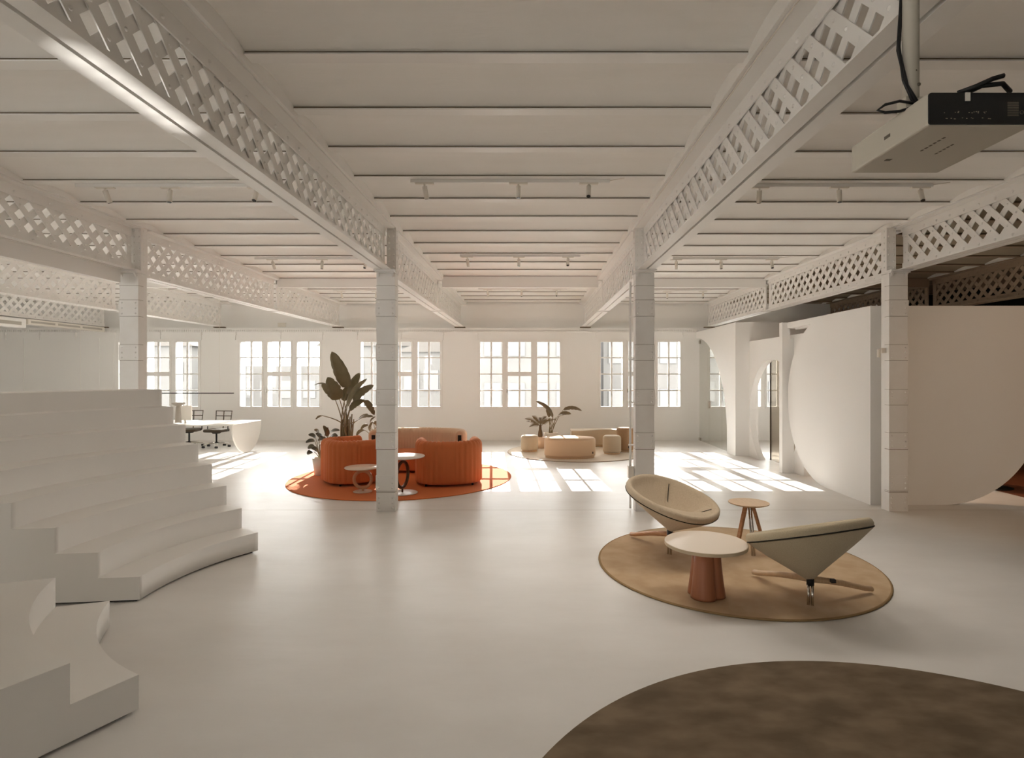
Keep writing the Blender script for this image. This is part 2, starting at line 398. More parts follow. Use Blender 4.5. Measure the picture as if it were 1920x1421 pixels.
for bi, (a, b) in enumerate(bays):
    hb = bayh(bi)
    if bi in (0, 7): a, b = a + .01, b - .01
    for k, y in enumerate(jy):
        if y < -1.5 and bi not in (4,): continue
        j = MB(); j.box(a, b, y - .055, y + .055, hb, hb + .010); j.box(a, b, y - .004, y + .004, hb + .010, hb + .22)
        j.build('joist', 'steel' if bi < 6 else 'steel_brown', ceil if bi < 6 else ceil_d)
    g = MB()
    for y in jy: g.box(a, b, y - .046, y - .030, hb + .0105, hb + .20)
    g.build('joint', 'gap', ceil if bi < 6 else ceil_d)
    c = MB(); yc = 12.30
    c.box(a, b, yc - .07, yc + .07, 3.775, 3.79); c.box(a, b, yc - .008, yc + .008, 3.79, hb); c.box(a, b, yc - .068, yc - .05, 3.79, hb + .0)
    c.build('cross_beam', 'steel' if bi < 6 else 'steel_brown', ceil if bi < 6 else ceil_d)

# ---- lattice girders
def girder(x, y0, y1, zb, zt, flip, label, slot_end=0):
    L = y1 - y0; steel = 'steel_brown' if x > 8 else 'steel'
    g = thing('lattice_girder', label, 'girder', (x, y0, zb), 0, 'white lattice girders' if x < 8 else 'brown lattice girders', 'thing')
    hh = zt - zb; ch = .105; gap = .013
    bc = MB()
    for s_ in (-1, 1):
        x0, x1 = sorted((s_ * gap, s_ * .12)); bc.box(x0, x1, 0, L, 0, .012)
        x0, x1 = sorted((s_ * gap, s_ * (gap + .012))); bc.box(x0, x1, 0, L, .012, ch)
        y = .12
        while y < L - .05:
            bc.rivet((s_ * (gap + .012), y, .06), (s_, 0, 0), .017, .011); y += .23
    bc.box(-gap, gap, 0, .12, 0.001, .011); bc.box(-gap, gap, L - .12, L, 0.001, .011)
    bc.build('bottom_chord', steel, g)
    tc = MB()
    for s_ in (-1, 1):
        x0, x1 = sorted((s_ * gap, s_ * .138)); tc.box(x0, x1, 0, L, hh - .016, hh)
        x0, x1 = sorted((s_ * gap, s_ * (gap + .012))); tc.box(x0, x1, 0, L, hh - .13, hh - .016)
        y = .12
        while y < L - .05:
            tc.rivet((s_ * (gap + .012), y, hh - .085), (s_, 0, 0), .017, .011); y += .23
    tc.build('top_chord', steel, g)
    lo, hi = ch - .035, hh - .13 + .035; oh = hi - lo
    la = MB(); pitch = .23; wd = .037
    for s_ in (-1, 1):
        sl_ = (-1 if s_ > 0 else 1) * (-1 if flip else 1)
        x0, x1 = sorted((s_ * .003, s_ * .011))
        k0 = -int(oh / pitch) - 2
        for k in range(k0, int(L / pitch) + 3):
            ya = .1 + k * pitch; A = (ya, lo) if sl_ > 0 else (ya + oh, lo); B = (ya + oh, hi) if sl_ > 0 else (ya, hi)
            q = [(A[0] - wd * 1.414, lo), (A[0] + wd * 1.414, lo), (B[0] + wd * 1.414, hi), (B[0] - wd * 1.414, hi)]
            # clip to the panel ends
            def clip(poly, lim, keep_less):
                out = []
                for i in range(len(poly)):
                    p, q_ = poly[i], poly[(i + 1) % len(poly)]
                    ip = (p[0] <= lim) if keep_less else (p[0] >= lim); iq = (q_[0] <= lim) if keep_less else (q_[0] >= lim)
                    if ip: out.append(p)
                    if ip != iq:
                        t = (lim - p[0]) / (q_[0] - p[0]); out.append((lim, p[1] + t * (q_[1] - p[1])))
                return out
            q = clip(q, L - .06, True)
            if len(q) < 3: continue
            q = clip(q, .06, False)
            if len(q) < 3: continue
            la.prism(q, x0, x1, mtx=yz(0))
    # rivets at the crossings
    k = 0; y = .1
    n = 0
    while y < L + .3:
        for j, zz in ((.5, .5), (0, 0.0), (1, 1.0), (.25, .25), (.75, .75)):
            pass
        y += pitch
    for ia in range(-4, int(L / pitch) + 4):
        for ib in range(-4, int(L / pitch) + 4):
            ya = .1 + ia * pitch; yb_ = .1 + ib * pitch + oh      # y = ya + h ; y = yb_ - h
            h_ = (yb_ - ya) / 2; yy = ya + h_
            if .06 < h_ < oh - .06 and .1 < yy < L - .1:
                for s_ in (-1, 1): la.rivet((s_ * .011, yy, lo + h_), (s_, 0, 0), .013, .008)
    la.build('lattice', steel, g)
    for y_ in (0, L - .1):
        ep = MB(); ep.box(-.0135, .0135, y_ + .002, y_ + .098, ch - .04, hh - .09)
        for z_ in (.25, .35, .45):
            for s_ in (-1, 1): ep.rivet((s_ * .0135, y_ + .05, z_), (s_, 0, 0), .014, .009)
        ep.build('end_plate', steel, g)
    return g
line = ['leftmost line, above the air conditioner', 'line between the air conditioner and the left column', 'line over the left column', 'line over the second column', 'line over the third column', 'line over the right column', 'shaded line behind the right partition']
ZG, ZGF = 3.345, 3.268
for i, x in enumerate(GX):
    xm = [-12.3, -8.93, -5.53, -2.03, 1.57, 5.13, 8.65][i]
    ty = ['near span, ', 'middle span, ', 'window span, ']
    top = 3.950
    if i >= 2: girder(x, -1.6, 7.925, ZG, top, False, ('white' if x < 8 else 'brown') + ' riveted lattice girder, near span, ' + line[i])
    elif i == 1: girder(x, 3.0, 7.925, ZG, top, False, 'white riveted lattice girder, near span, ' + line[i])
    else: girder(x, 5.0, 7.925, ZG, top, False, 'white riveted lattice girder, near span, ' + line[i])
    girder(xm, 8.1, 12.22, ZGF, top, True, ('white' if x < 8 else 'brown') + ' riveted lattice girder, middle span, ' + line[i])
    girder(xm, 12.38, YF - .01, ZGF, top, True, ('white' if x < 8 else 'brown') + ' riveted lattice girder, window span, ' + line[i])
    if x < 5.6:
        b = MB().box(xm - .15, xm + .15, YF - .12, YF - .002, ZGF - .03, ZGF - .002).build('bearing_plate', 'gap')
        tag(b, 'dark bearing plate at the girder end, ' + line[i], 'plate', 'girder bearing plates', 'thing')
# fascia under the left near girder
tag(MB().box(-5.69, -5.62, -1.6, 7.8, 3.16, ZG - .001).build('girder_fascia', 'steel'), 'flat white downstand board under the near left girder', 'board', None, 'thing')

# ---- columns
def column(x, side, label):
    c = thing('riveted_column', label, 'column', (x, 7.89, 0), 0, 'white riveted columns', 'thing')
    sh = MB(); sh.box(-.13, .13, 0, .18, 0.0, 3.305)
    sh.build('shaft', 'column', c, bevel=.004)
    st = MB(); x0, x1 = (0.0, .13) if side > 0 else (-.13, 0.0)
    st.box(x0, x1, .055, .18, 3.31, 3.95)
    for k in range(7):
        for xx in ((x0 + .03), (x1 - .03)): st.rivet((xx, .055, 3.4 + .085 * k), (0, -1, 0), .015, .01)
        st.rivet(((x1 if side > 0 else x0), .11, 3.4 + .085 * k), (side, 0, 0), .015, .01)
    st.build('upper_shaft', 'column', c)
    for lo, hi in ((2.71, 2.93), (2.10, 2.31), (1.48, 1.69), (.865, 1.087), (.29, .50)):
        p = MB(); p.box(-.136, .136, -.008, .05, lo, hi)
        for k in range(3):
            for xx in (-.095, .095): p.rivet((xx, -.008, lo + .035 + (hi - lo - .07) * k / 2), (0, -1, 0), .014, .01)
        p.build('splice_plate', 'column', c)
    p = MB()
    for k in range(3):
        for xx in (-.095, .095): p.rivet((xx, -.001, .05 + .07 * k), (0, -1, 0), .016, .012)
    p.box(-.1305, .1305, -.0015, .02, .001, .262)
    p.build('base_plate', 'column', c)
    for z_ in (3.13, 2.704, 2.933, 2.094, 2.313, 1.474, 1.693, .858, 1.09, .284, .265):
        MB().box(-.1305, .1305, -.0025, .1, z_, z_ + (.006 if z_ in (.858, .265) else .0035)).build('seam', 'gap', c)
    cap = MB(); cap.box(-.15, .15, -.085, .05, 3.325, 3.343); cap.box(-.135, .135, -.05, .05, 3.306, 3.325)
    for xx in (-.1, .1): cap.prism([(-.05, 3.306), (.0, 3.25), (.0, 3.306)], xx - .012, xx + .012, mtx=yz(0))
    cap.build('capital', 'column', c)
    return c
column(-5.57, 1, 'white riveted steel column rising behind the stepped seating')
column(-2.01, 1, 'white riveted steel column in front of the orange seats')
column(1.585, -1, 'white riveted steel column behind the sand upholstered lounge chair')
column(5.10, -1, 'white riveted steel column in front of the big curved partition')
# conduit on third column
cn = thing('cable_conduit', 'thin white conduit pipe with switch box down the side of the third column', 'conduit', (1.40, 8.0, 0))
MB().cyl((0, 0, .62), (0, 0, 3.2), .016).cyl((0, 0, .02), (0, 0, .45), .014).build('pipe', 'steel', cn)
bb = MB().box(-.035, .045, -.05, .05, .45, .62).build('switch_box', 'white', cn, bevel=.004)
for z_ in (.9, 1.5, 2.1, 2.7): MB().box(-.022, .05, -.022, .022, z_, z_ + .02).build('clamp', 'steel', cn)
sn = thing('motion_sensor', 'small white sensor on the side of the right column', 'sensor', (4.93, 7.97, 2.2))
MB().box(-.035, .038, -.03, .03, 0, .07).build('housing', 'white', sn, bevel=.006)
MB().rbox(-.075, -.036, -.02, .02, -.06, .05, .015).build('hood', 'white', sn)

# ---- right hand rooms
TH = 2.90
pan = []     # disc-ended panel in YZ
n = 40
pts = [(8.45, 0.0)] + [(9.5 + 1.45 * math.sin(PI * k / n), 1.45 - 1.45 * math.cos(PI * k / n)) for k in range(n + 1)] + [(8.45, TH)]
wa = struct(MB().prism(pts, 4.946, 5.10, mtx=yz(0)).build('wall_right_disc', 'wall'), 'white partition ending in a half circle facing the windows')
pts = [(4.946, 0.0), (6.0, 0.0)] + [(6.0 + 1.45 * math.sin(PI / 2 * k / 24), 1.45 - 1.45 * math.cos(PI / 2 * k / 24)) for k in range(1, 25)] + [(7.45, TH), (4.946, TH)]
struct(MB().prism(pts, 8.285, 8.45, mtx=xz(0)).build('wall_right_front', 'wall'), 'beige partition with a large quarter-circle cut at its lower right')
hd = MB(); hd.box(5.11, 5.20, 8.46, 11.0, 2.77, TH)
hd.box(4.95, 5.105, 9.5, 11.08, 2.79, TH - .002)
hd.box(4.85, 5.0, 10.97, 11.10, 0, TH); hd.box(5.0, 5.09, 11.0, 11.10, 0, 2.6)
struct(hd.build('door_frame_1', 'wall'), 'slim white post and header beside the disc-shaped partition')
# wall B with circular opening
def arch_wall(x0, x1, ya, yb, ztop, cyy, czz, r, name, label):
    """wall in the YZ plane with a circular hole that reaches the floor"""
    b = MB(); nn = 48
    a0 = math.acos(min(1, czz / r))
    angs = [a0 + (2 * PI - 2 * a0) * k / nn for k in range(nn + 1)]       # measured from straight down, going +y
    hole = [(cyy + r * math.sin(t), max(0.0, czz - r * math.cos(t))) for t in angs]
    def edge(p):      # project to wall outline
        y, z = p; dy, dz = y - cyy, z - czz; c = []
        if dy > 1e-6: c.append((yb - cyy) / dy)
        if dy < -1e-6: c.append((ya - cyy) / dy)
        if dz > 1e-6: c.append((ztop - czz) / dz)
        if dz < -1e-6: c.append((0 - czz) / dz)
        t = min(q for q in c if q > 0); return (cyy + dy * t, max(0.0, czz + dz * t))
    for k in range(nn):
        p, q = hole[k], hole[k + 1]; P_, Q_ = edge(p), edge(q)
        poly = [p, q, Q_]
        for cor_ in ((yb, 0.0), (yb, ztop), (ya, ztop), (ya, 0.0)):
            # insert corner when outline turns between P_ and Q_
            if abs(P_[0] - Q_[0]) > 1e-6 and abs(P_[1] - Q_[1]) > 1e-6 and (abs(cor_[0] - P_[0]) < 1e-6 or abs(cor_[1] - P_[1]) < 1e-6) and (abs(cor_[0] - Q_[0]) < 1e-6 or abs(cor_[1] - Q_[1]) < 1e-6):
                poly.append(cor_)
        poly.append(P_)
        if abs(P_[0] - p[0]) + abs(P_[1] - p[1]) < 1e-5 and abs(Q_[0] - q[0]) + abs(Q_[1] - q[1]) < 1e-5: continue
        b.prism(poly, x0, x1, mtx=yz(0))
    # parts of the wall beside the hole at floor level
    if yb - hole[0][0] > .01:
        b.prism([hole[0], (yb, 0.0), edge(hole[0])], x0, x1, mtx=yz(0)) if abs(edge(hole[0])[0] - yb) < 1e-6 else None
    if hole[-1][0] - ya > .01:
        b.prism([hole[-1], edge(hole[-1]), (ya, 0.0)], x0, x1, mtx=yz(0)) if abs(edge(hole[-1])[0] - ya) < 1e-6 else None
    return struct(b.build(name, 'wall'), label)
arch_wall(5.09, 5.22, 10.6, 13.25, 2.67, 12.02, 1.02, 1.20, 'wall_right_arch', 'white wall with a round opening cut down to the floor')
# wall C with quarter circle
pts = [(13.25, 0.0), (13.83, 0.0)] + [(16.38 - 2.55 * math.cos(t), .38 + 2.55 * math.sin(t)) for t in [R(90) * k / 30 for k in range(31)]] + [(16.40, 2.93), (16.40, 3.117), (13.25, 3.117)]
struct(MB().prism(pts, 4.77, 4.93, mtx=yz(0)).build('wall_right_corner', 'wall'), 'white wall with a quarter-circle opening beside the windows')
struct(MB().box(4.93, 7.45, 13.25, 13.40, 2.45, 3.117).box(4.93, 5.3, 13.25, 13.40, 0, 2.45).build('wall_right_cross', 'wall'), 'short white cross wall facing the camera above the round opening')
struct(MB().box(5.22, 7.45, 11.1, 13.25, 2.55, 2.67).build('ceiling_room', 'wall'), 'low white ceiling of the little room behind the round opening')
struct(MB().box(7.46, 7.60, 11.0, YF, 0, TH).build('wall_right_inner', 'wall'), 'inner white wall of the right hand rooms')
# glass
gp = thing('glass_partition', 'frameless clear glass door and panels filling the quarter-circle opening', 'glass partition', (4.85, 0, 0))
def qz(y): return .38 + math.sqrt(max(0, 2.54 ** 2 - (16.38 - y) ** 2))
for a, b, nm in ((13.86, 14.42, 'fixed_pane'), (14.43, 15.47, 'fixed_pane'), (15.48, 16.36, 'door_leaf')):
    top = [(y, qz(y)) for y in [b + (a - b) * k / 10 for k in range(11)]]
    MB().prism([(a, 0.01), (b, .01)] + top, -.006, .006, mtx=yz(0)).build(nm, 'glass_clear', gp)
MB().box(-.03, .03, 15.42, 15.52, .98, 1.18).build('handle', 'chrome', gp)
MB().box(-.02, .02, 16.28, 16.37, 2.78, 2.88).box(-.02, .02, 16.24, 16.37, .012, .09).build('hinge', 'chrome', gp)
gd = thing('glass_door', 'tinted glass double door inside the round opening', 'glass door', (5.30, 0, 0))
for a, b, nm in ((11.35, 11.93, 'door_leaf'), (11.94, 12.56, 'door_leaf')):
    MB().box(-.006, .006, a, b, .01, 2.25).build(nm, 'glass_brown', gd)
for y in (11.935, 12.57): MB().box(-.012, .012, y - .01, y + .01, .01, 2.25).build('edge_strip', 'bronze', gd)
MB().box(-.03, .03, 11.88, 11.98, 1.0, 1.28).build('handle', 'chrome', gd)
# carpet and a dark table behind
tag(MB().box(7.62, XR - .02, 8.7, 16.3, .0005, .008).build('rust_carpet', 'carpet_rust'), 'rust brown carpet in the dark room behind the curved partition', 'carpet')
bt = thing('pedestal_table', 'black pedestal table half hidden behind the curved partition', 'table', (7.75, 9.55, .008))
MB().lathe([(.28, 0), (.28, .012), (.05, .025), (.035, .05), (.035, .62)]).build('pedestal', 'black', bt)
MB().lathe([(.36, .62), (.36, .645)], seg=40).build('table_top', 'black', bt)

# ---- outside
struct(MB().box(-140, 140, YF + 1.5, 240, -9.2, -9).build('ground_outside', 'outground'), 'hazy rooftops ground outside')
def house(x0, x1, y0, y1, ztop, m, label, roof=0, nwin=(4, 3)):
    h = thing('apartment_building', label, 'building', ((x0 + x1) / 2, y0, -9), 0, 'pale buildings outside the windows')
    wd = (x1 - x0) / 2; zt = ztop + 9
    MB().box(-wd, wd, 0, y1 - y0, 0, zt).build('facade', m, h)
    wn_ = MB()
    for i in range(nwin[0]):
        for j in range(nwin[1]):
            cx_ = -wd + (i + .5) * 2 * wd / nwin[0]; cz_ = zt - (j + .6) * 3.0
            wn_.box(cx_ - .5, cx_ + .5, -.06, .0, cz_ - .8, cz_ + .6)
    wn_.build('windows', 'bwin', h)
    if roof:
        MB().prism([(-wd - .3, zt), (wd + .3, zt), (roof * wd, zt + 2.0)], -.2, y1 - y0, mtx=xz(0)).build('roof', 'roof', h)
    return h
house(-34, -25, 42, 50, 4.0, 'building', 'pale gabled building outside the leftmost window', .2)
house(-24, -17.0, 46, 54, 2.6, 'building_b', 'low grey building outside the window above the desk', 0)
house(-17, -9, 46, 54, 4.2, 'building', 'pale block outside the window left of the tall plant', -.4)
house(-8.6, -3.4, 38, 46, 3.4, 'building_b', 'grey block outside the window behind the tall plant', .5)
house(-3.0, 4.2, 34, 42, 5.6, 'building', 'tall pale block outside the middle window', 0, (5, 4))
house(4.6, 9.5, 36, 44, 5.2, 'building_b', 'tall grey block outside the window behind the third column', 0, (3, 4))
house(10, 18, 40, 48, 5.6, 'building', 'pale block outside the rightmost windows', 0, (5, 4))

# ================================================================== STEPPED SEATING
AC = (-1.30, 4.95)
def seating(a0, a1, label):
    t = thing('stepped_seating', label, 'tiered seating', (AC[0], AC[1], 0), 0, 'curved stepped seating')
    rise, tread, r0 = .213, .328, 1.97
    for k in range(1, 9):
        ra = r0 + tread * (k - 1); rb = r0 + tread * k + (.25 if k == 8 else 0)
        nn = 36; inner = [(ra * math.cos(R(a0 + (a1 - a0) * i / nn)), ra * math.sin(R(a0 + (a1 - a0) * i / nn))) for i in range(nn + 1)]
        outer = [(rb * math.cos(R(a0 + (a1 - a0) * i / nn)), rb * math.sin(R(a0 + (a1 - a0) * i / nn))) for i in range(nn + 1)]
        b = MB(); n0 = len(b.v); z0, z1 = .022, rise * k
        for z in (z0, z1):
            for i in range(nn + 1): b.v.append(Vector((*inner[i], z))); b.v.append(Vector((*outer[i], z)))
        m_ = 2 * (nn + 1)
        for i in range(nn):
            a, b_, c, d = 2 * i, 2 * i + 1, 2 * i + 3, 2 * i + 2
            b.face([a, b_, c, d]); b.face([m_ + a, m_ + d, m_ + c, m_ + b_])
            b.face([a, d, m_ + d, m_ + a], True); b.face([b_, m_ + b_, m_ + c, c], True)
        b.face([0, m_, m_ + 1, 1]); b.face([2 * nn, 2 * nn + 1, m_ + 2 * nn + 1, m_ + 2 * nn])
        b.build('step', 'bleacher', t)
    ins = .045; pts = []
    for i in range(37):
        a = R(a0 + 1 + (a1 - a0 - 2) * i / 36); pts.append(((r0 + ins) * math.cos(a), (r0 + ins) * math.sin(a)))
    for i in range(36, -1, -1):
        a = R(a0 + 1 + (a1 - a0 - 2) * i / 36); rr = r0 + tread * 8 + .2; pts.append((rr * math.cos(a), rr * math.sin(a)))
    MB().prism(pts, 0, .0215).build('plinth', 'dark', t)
    return t
seating(145, 186, 'large white curved block of eight seating steps')
seating(201, 242.7, 'nearer white curved block of seating steps in the bottom left corner')

# ================================================================== RUGS
def rug(cx, cy, r, m, name, label, h=.014, edge=None):
    o = thing(name, label, 'rug', (cx, cy, 0))
    MB().lathe([(0, 0.0005), (r - .01, .0005), (r, h * .4), (r - .006, h), (0, h)], seg=160, smooth=False).build('pile', m, o)
    if edge: MB().lathe([(r + .001, .0005), (r + .008, h * .5), (r - .002, h + .002), (r - .012, h + .0015)], seg=160, caps=False).build('binding', edge, o)
    return o
RUGH = .0175
M['bind'] = mat('tan_binding', (.33, .22, .11), .9, .1)
M['bind_pale'] = mat('pale_binding', (.42, .34, .26), .9, .1)
rug(2.042, 5.716, 1.345, 'rug_beige', 'round_rug', 'round beige rug under the two lounge chairs', edge='bind')
rug(1.776, 1.717, 2.038, 'rug_dark', 'round_rug', 'large round dark brown rug in the bottom right foreground')
rug(-2.36, 10.52, 2.0, 'rug_orange', 'round_rug', 'round orange rug under the orange sofas')
rug(1.13, 13.98, 1.69, 'rug_pale', 'round_rug', 'round pale rug under the drum ottomans by the windows', edge='bind_pale')

# ================================================================== ORANGE SEATING
def sweep_shell(path, th, z0, z1, rib_fn, amp=.014, endr=True):
    """padded wall swept along a plan path; rounded top and bottom; vertical channels where rib_fn>0"""
    b = MB(); rows = []
    m = len(path)
    # cross section (offset across, height)
    prof = []
    r = th / 2
    rb = .05
    for k in range(4): a = R(-90 + 90 * k / 3); prof.append((r - rb + rb * math.cos(a), z0 + rb + rb * math.sin(a)))
    for k in range(1, 5): prof.append((r, z0 + rb + (z1 - r - z0 - rb) * k / 5))
    for k in range(11): a = R(180 * k / 10); prof.append((r * math.cos(a), z1 - r + r * math.sin(a)))
    for k in range(1, 5): prof.append((-r, z1 - r + (z0 + rb - z1 + r) * k / 5))
    for k in range(4): a = R(180 + 90 * k / 3); prof.append((-(r - rb) + rb * math.cos(a), z0 + rb + rb * math.sin(a)))
    P2 = [Vector((p[0], p[1])) for p in path]
    s_ = 0
    for i in range(m):
        d = (P2[min(i + 1, m - 1)] - P2[max(i - 1, 0)]).normalized(); nrm = Vector((d.y, -d.x))
        if i: s_ += (P2[i] - P2[i - 1]).length
        k = rib_fn(i / (m - 1), s_)
        row = []
        for (o, z) in prof:
            sg = 1 if o >= 0 else -1
            f = 1 + k * amp / (abs(o) + .03)
            oo = o + sg * k * amp; zz = z + (k * amp if z > z1 - r else 0) * ((z - (z1 - r)) / r if z > z1 - r else 0)
            p = P2[i] + nrm * oo; row.append((p.x, p.y, zz))
        rows.append(row)
    # rounded ends
    def endcap(i, sign):
        out = []
        d = (P2[1] - P2[0]).normalized() if i == 0 else (P2[-1] - P2[-2]).normalized()
        base = rows[i]; c = Vector((P2[i].x, P2[i].y, (z0 + z1) / 2))
        for t in (.35, .7, .9, 1.0):
            q = math.sqrt(max(0, 1 - t * t)); row = []
            for p in base:
                v = Vector(p) - c; v2 = Vector((v.x * (.72 + .28 * q), v.y * (.72 + .28 * q), v.z * (.90 + .10 * q)))
                pp = c + v2 + Vector((d.x, d.y, 0)) * sign * .045 * t; row.append(tuple(pp))
            out.append(row)
        return out
    start = list(reversed(endcap(0, -1))); end = endcap(m - 1, 1)
    rows = start + rows + end
    n0 = len(b.v); b.grid(rows, closed_v=True)
    k = len(prof); b.face([n0 + j for j in range(k)]); b.face([n0 + (len(rows) - 1) * k + j for j in reversed(range(k))])
    return b
def u_path(w, d, r, n_arc=26, n_st=14):
    """U open to +x: arms along x, back at -x. centreline"""
    pts = []; hw = w / 2
    x1 = d / 2; x0 = -d / 2
    for k in range(n_st): pts.append((x1 + (x0 + r - x1) * k / n_st, -hw, 0))
    for k in range(n_arc): a = R(-90 - 90 * k / n_arc); pts.append((x0 + r + r * math.cos(a), -hw + r + r * math.sin(a), 1))
    for k in range(n_st): pts.append((x0, -hw + r + (w - 2 * r) * k / n_st, 0))
    for k in range(n_arc): a = R(180 - 90 * k / n_arc); pts.append((x0 + r + r * math.cos(a), hw - r + r * math.sin(a), 1))
    for k in range(n_st + 1): pts.append((x0 + r + (x1 - x0 - r) * k / n_st, hw, 0))
    return pts
def densify(path, step=.012):
    out = [path[0][:2]]
    for a, b in zip(path, path[1:]):
        L = math.hypot(b[0] - a[0], b[1] - a[1]); k = max(1, int(L / step))
        for i in range(1, k + 1): out.append((a[0] + (b[0] - a[0]) * i / k, a[1] + (b[1] - a[1]) * i / k))
    return out
def tub_chair(name, label, x, y, rz, w=1.02, d=.86, r=.30):
    t = thing(name, label, 'armchair', (x, y, RUGH), rz, 'orange tub armchairs')
    th = .19; pth = densify(u_path(w - th, d - th, r)); total = sum(math.dist(a, b) for a, b in zip(pth, pth[1:]))
    hw, x0 = (w - th) / 2, -(d - th) / 2
    cum = [0]
    for a, b in zip(pth, pth[1:]): cum.append(cum[-1] + math.dist(a, b))
    def rib(tt, s_):
        i = min(range(len(cum)), key=lambda q: abs(cum[q] - s_)); p = pth[i]
        inarc = p[0] < x0 + r + .05 and abs(p[1]) > hw - r - .05
        amp = 1.0 if inarc else .18
        return (abs(math.sin(PI * s_ / .072)) - .6) * amp * 1.4
    sweep_shell(pth, th, .035, .755, rib).build('backrest', 'orange', t)
    ix0, ix1, iy = x0 + th / 2, (d) / 2 - .02, hw - th / 2
    seat = MB(); rr = .22
    pts = []
    for cx_, cy_, a0 in ((ix1 - .06, iy - .06, 0), (ix0 + rr, iy - rr, 90), (ix0 + rr, -iy + rr, 180), (ix1 - .06, -iy + .06, 270)):
        q = .06 if a0 in (0, 270) else rr
        for k in range(7): a = R(a0 + 90 * k / 6); pts.append((cx_ + q * math.cos(a), cy_ + q * math.sin(a)))
    seat.prism(pts, .06, .40)
    seat.build('seat_cushion', 'orange', t, bevel=.045)
    for sx in (-1, 1):
        for sy in (-1, 1): MB().cyl((sx * (d / 2 - .16), sy * (w / 2 - .18), 0), (sx * (d / 2 - .16), sy * (w / 2 - .18), .06), .018).build('foot', 'black', t)
    return t
tub_chair('tub_armchair', 'orange channelled tub armchair left of the column, beside the plant', -3.20, 10.02, R(38))
tub_chair('tub_armchair', 'orange channelled tub armchair right of the column, back to the camera', -1.43, 9.95, R(100), w=1.14, d=.94, r=.34)

sf = thing('curved_sofa', 'curved orange sofa with tan corduroy backrest facing the camera', 'sofa', (-2.22, 11.28, RUGH))
pth = []
for k in range(60):
    a = R(-5 + 205 * k / 59 - 8); pth.append((.86 * math.cos(a), .42 * math.sin(a) - .06))
pth = densify(pth)
def rib2(tt, s_): return (abs(math.sin(PI * s_ / .06)) - .6) * .5
sweep_shell(pth, .21, .05, .80, rib2).build('backrest', 'tan', sf)
seatp = [(.74 * math.cos(R(a)), .30 * math.sin(R(a)) - .06) for a in range(0, 181, 10)] + [(-.74, -.40), (.74, -.40)]
MB().prism(seatp, .07, .40).build('seat_cushion', 'orange', sf, bevel=.05)
MB().prism([(-.76, -.46), (.76, -.46), (.76, -.42), (-.76, -.42)], .05, .385).build('seat_front', 'orange', sf, bevel=.018)
for s_ in (-1, 1):
    a = -13 if s_ > 0 else 192
    px, py = .86 * math.cos(R(a)), .42 * math.sin(R(a)) - .06
    MB().rbox(px - .035, px + .035, py - .072, py - .05, .35, .70, .01).build('end_panel', 'dark', sf)
    MB().cyl((s_ * .6, -.3, 0), (s_ * .6, -.3, .07), .018).build('foot', 'black', sf)
MB().cyl((0, .2, 0), (0, .2, .07), .018).build('foot', 'black', sf)

def ring_table(x, y, rt, zt, rr, rb, ang, mring, mtop, label):
    t = thing('ring_side_table', label, 'side table', (x, y, RUGH), 0, 'ring side tables on the orange rug')
    MB().lathe([(0, zt - .018), (rt - .008, zt - .018), (rt, zt - .009), (rt - .006, zt), (0, zt)], seg=48).build('table_top', mtop, t)
    zc = (zt - .018 + .012) / 2; R0 = (zt - .03) / 2 * .86 if rr is None else rr
    tube_r = .026
    pts = [(math.cos(R(ang)) * R0 * math.cos(2 * PI * k / 40), math.sin(R(ang)) * R0 * math.cos(2 * PI * k / 40), zc + R0 * math.sin(2 * PI * k / 40)) for k in range(40)]
    MB().tube(pts, tube_r, 10, closed=True).build('ring', mring, t)
    MB().cyl((0, 0, .01), (0, 0, zc - R0), .014).cyl((0, 0, zc + R0), (0, 0, zt - .018), .014).build('post', mring, t)
    MB().lathe([(0, 0), (rb, 0), (rb, .008), (rb - .01, .012), (0, .012)], seg=40).build('base', mtop, t)
    return t
ring_table(-2.70, 9.15, .285, .40, .135, .15, 8, 'copper', 'lam', 'low round side table on a tan ring foot before the left armchair')
ring_table(-2.04, 9.05, .355, .59, .205, .24, 77, 'bronze', 'deskw', 'taller white side table on a dark oval ring beside the column')

# ================================================================== OTTOMANS
def drum(x, y, r, h, m, label, sx=1.0, sy=1.0, tagx=None, base='wood_pale'):
    t = thing('drum_ottoman', label, 'ottoman', (x, y, RUGH), 0, 'fabric ottomans on the pale rug')
    MB().lathe([(0, .035), (r - .03, .035), (r - .005, .05), (r, .08), (r, h - .06), (r - .012, h - .02), (r - .045, h), (0, h)], seg=48, sx=sx, sy=sy).build('cushion', m, t)
    MB().lathe([(0, 0), (r - .025, 0), (r - .025, .035), (0, .035)], seg=48, sx=sx, sy=sy, smooth=False).build('base', base, t)
    if tagx is not None:
        yy = -sy * r * math.sqrt(1 - (tagx / (sx * r)) ** 2)
        MB().box(tagx - .012, tagx + .012, yy - .006, yy + .004, .10, .145).build('fabric_tag', 'black', t)
    return t
drum(-.03, 13.99, .212, .39, 'ottoman_grey', 'small round beige ottoman left of the group, by the palm')
drum(.895, 13.0, .585, .45, 'ottoman', 'wide oval peach ottoman at the front of the pale rug', 1.0, .68, tagx=.50)
drum(1.937, 13.56, .215, .43, 'ottoman_grey', 'small round sand ottoman right of the wide oval one')
drum(2.32, 13.98, .21, .58, 'ottoman_dark', 'taller brown drum ottoman half behind the third column', tagx=.05)
so = thing('serpentine_ottoman', 'long wavy beige ottoman nearest the windows', 'ottoman', (1.04, 14.85, RUGH), 0, 'fabric ottomans on the pale rug')
front, back = [], []
for k in range(41):
    x = 1.5 * k / 40; y = -.17 * math.cos(PI * 2 * (x - .12) / 1.45) ; front.append((x, y - .16)); back.append((x, y * .3 + .33))
outline = front + list(reversed(back))
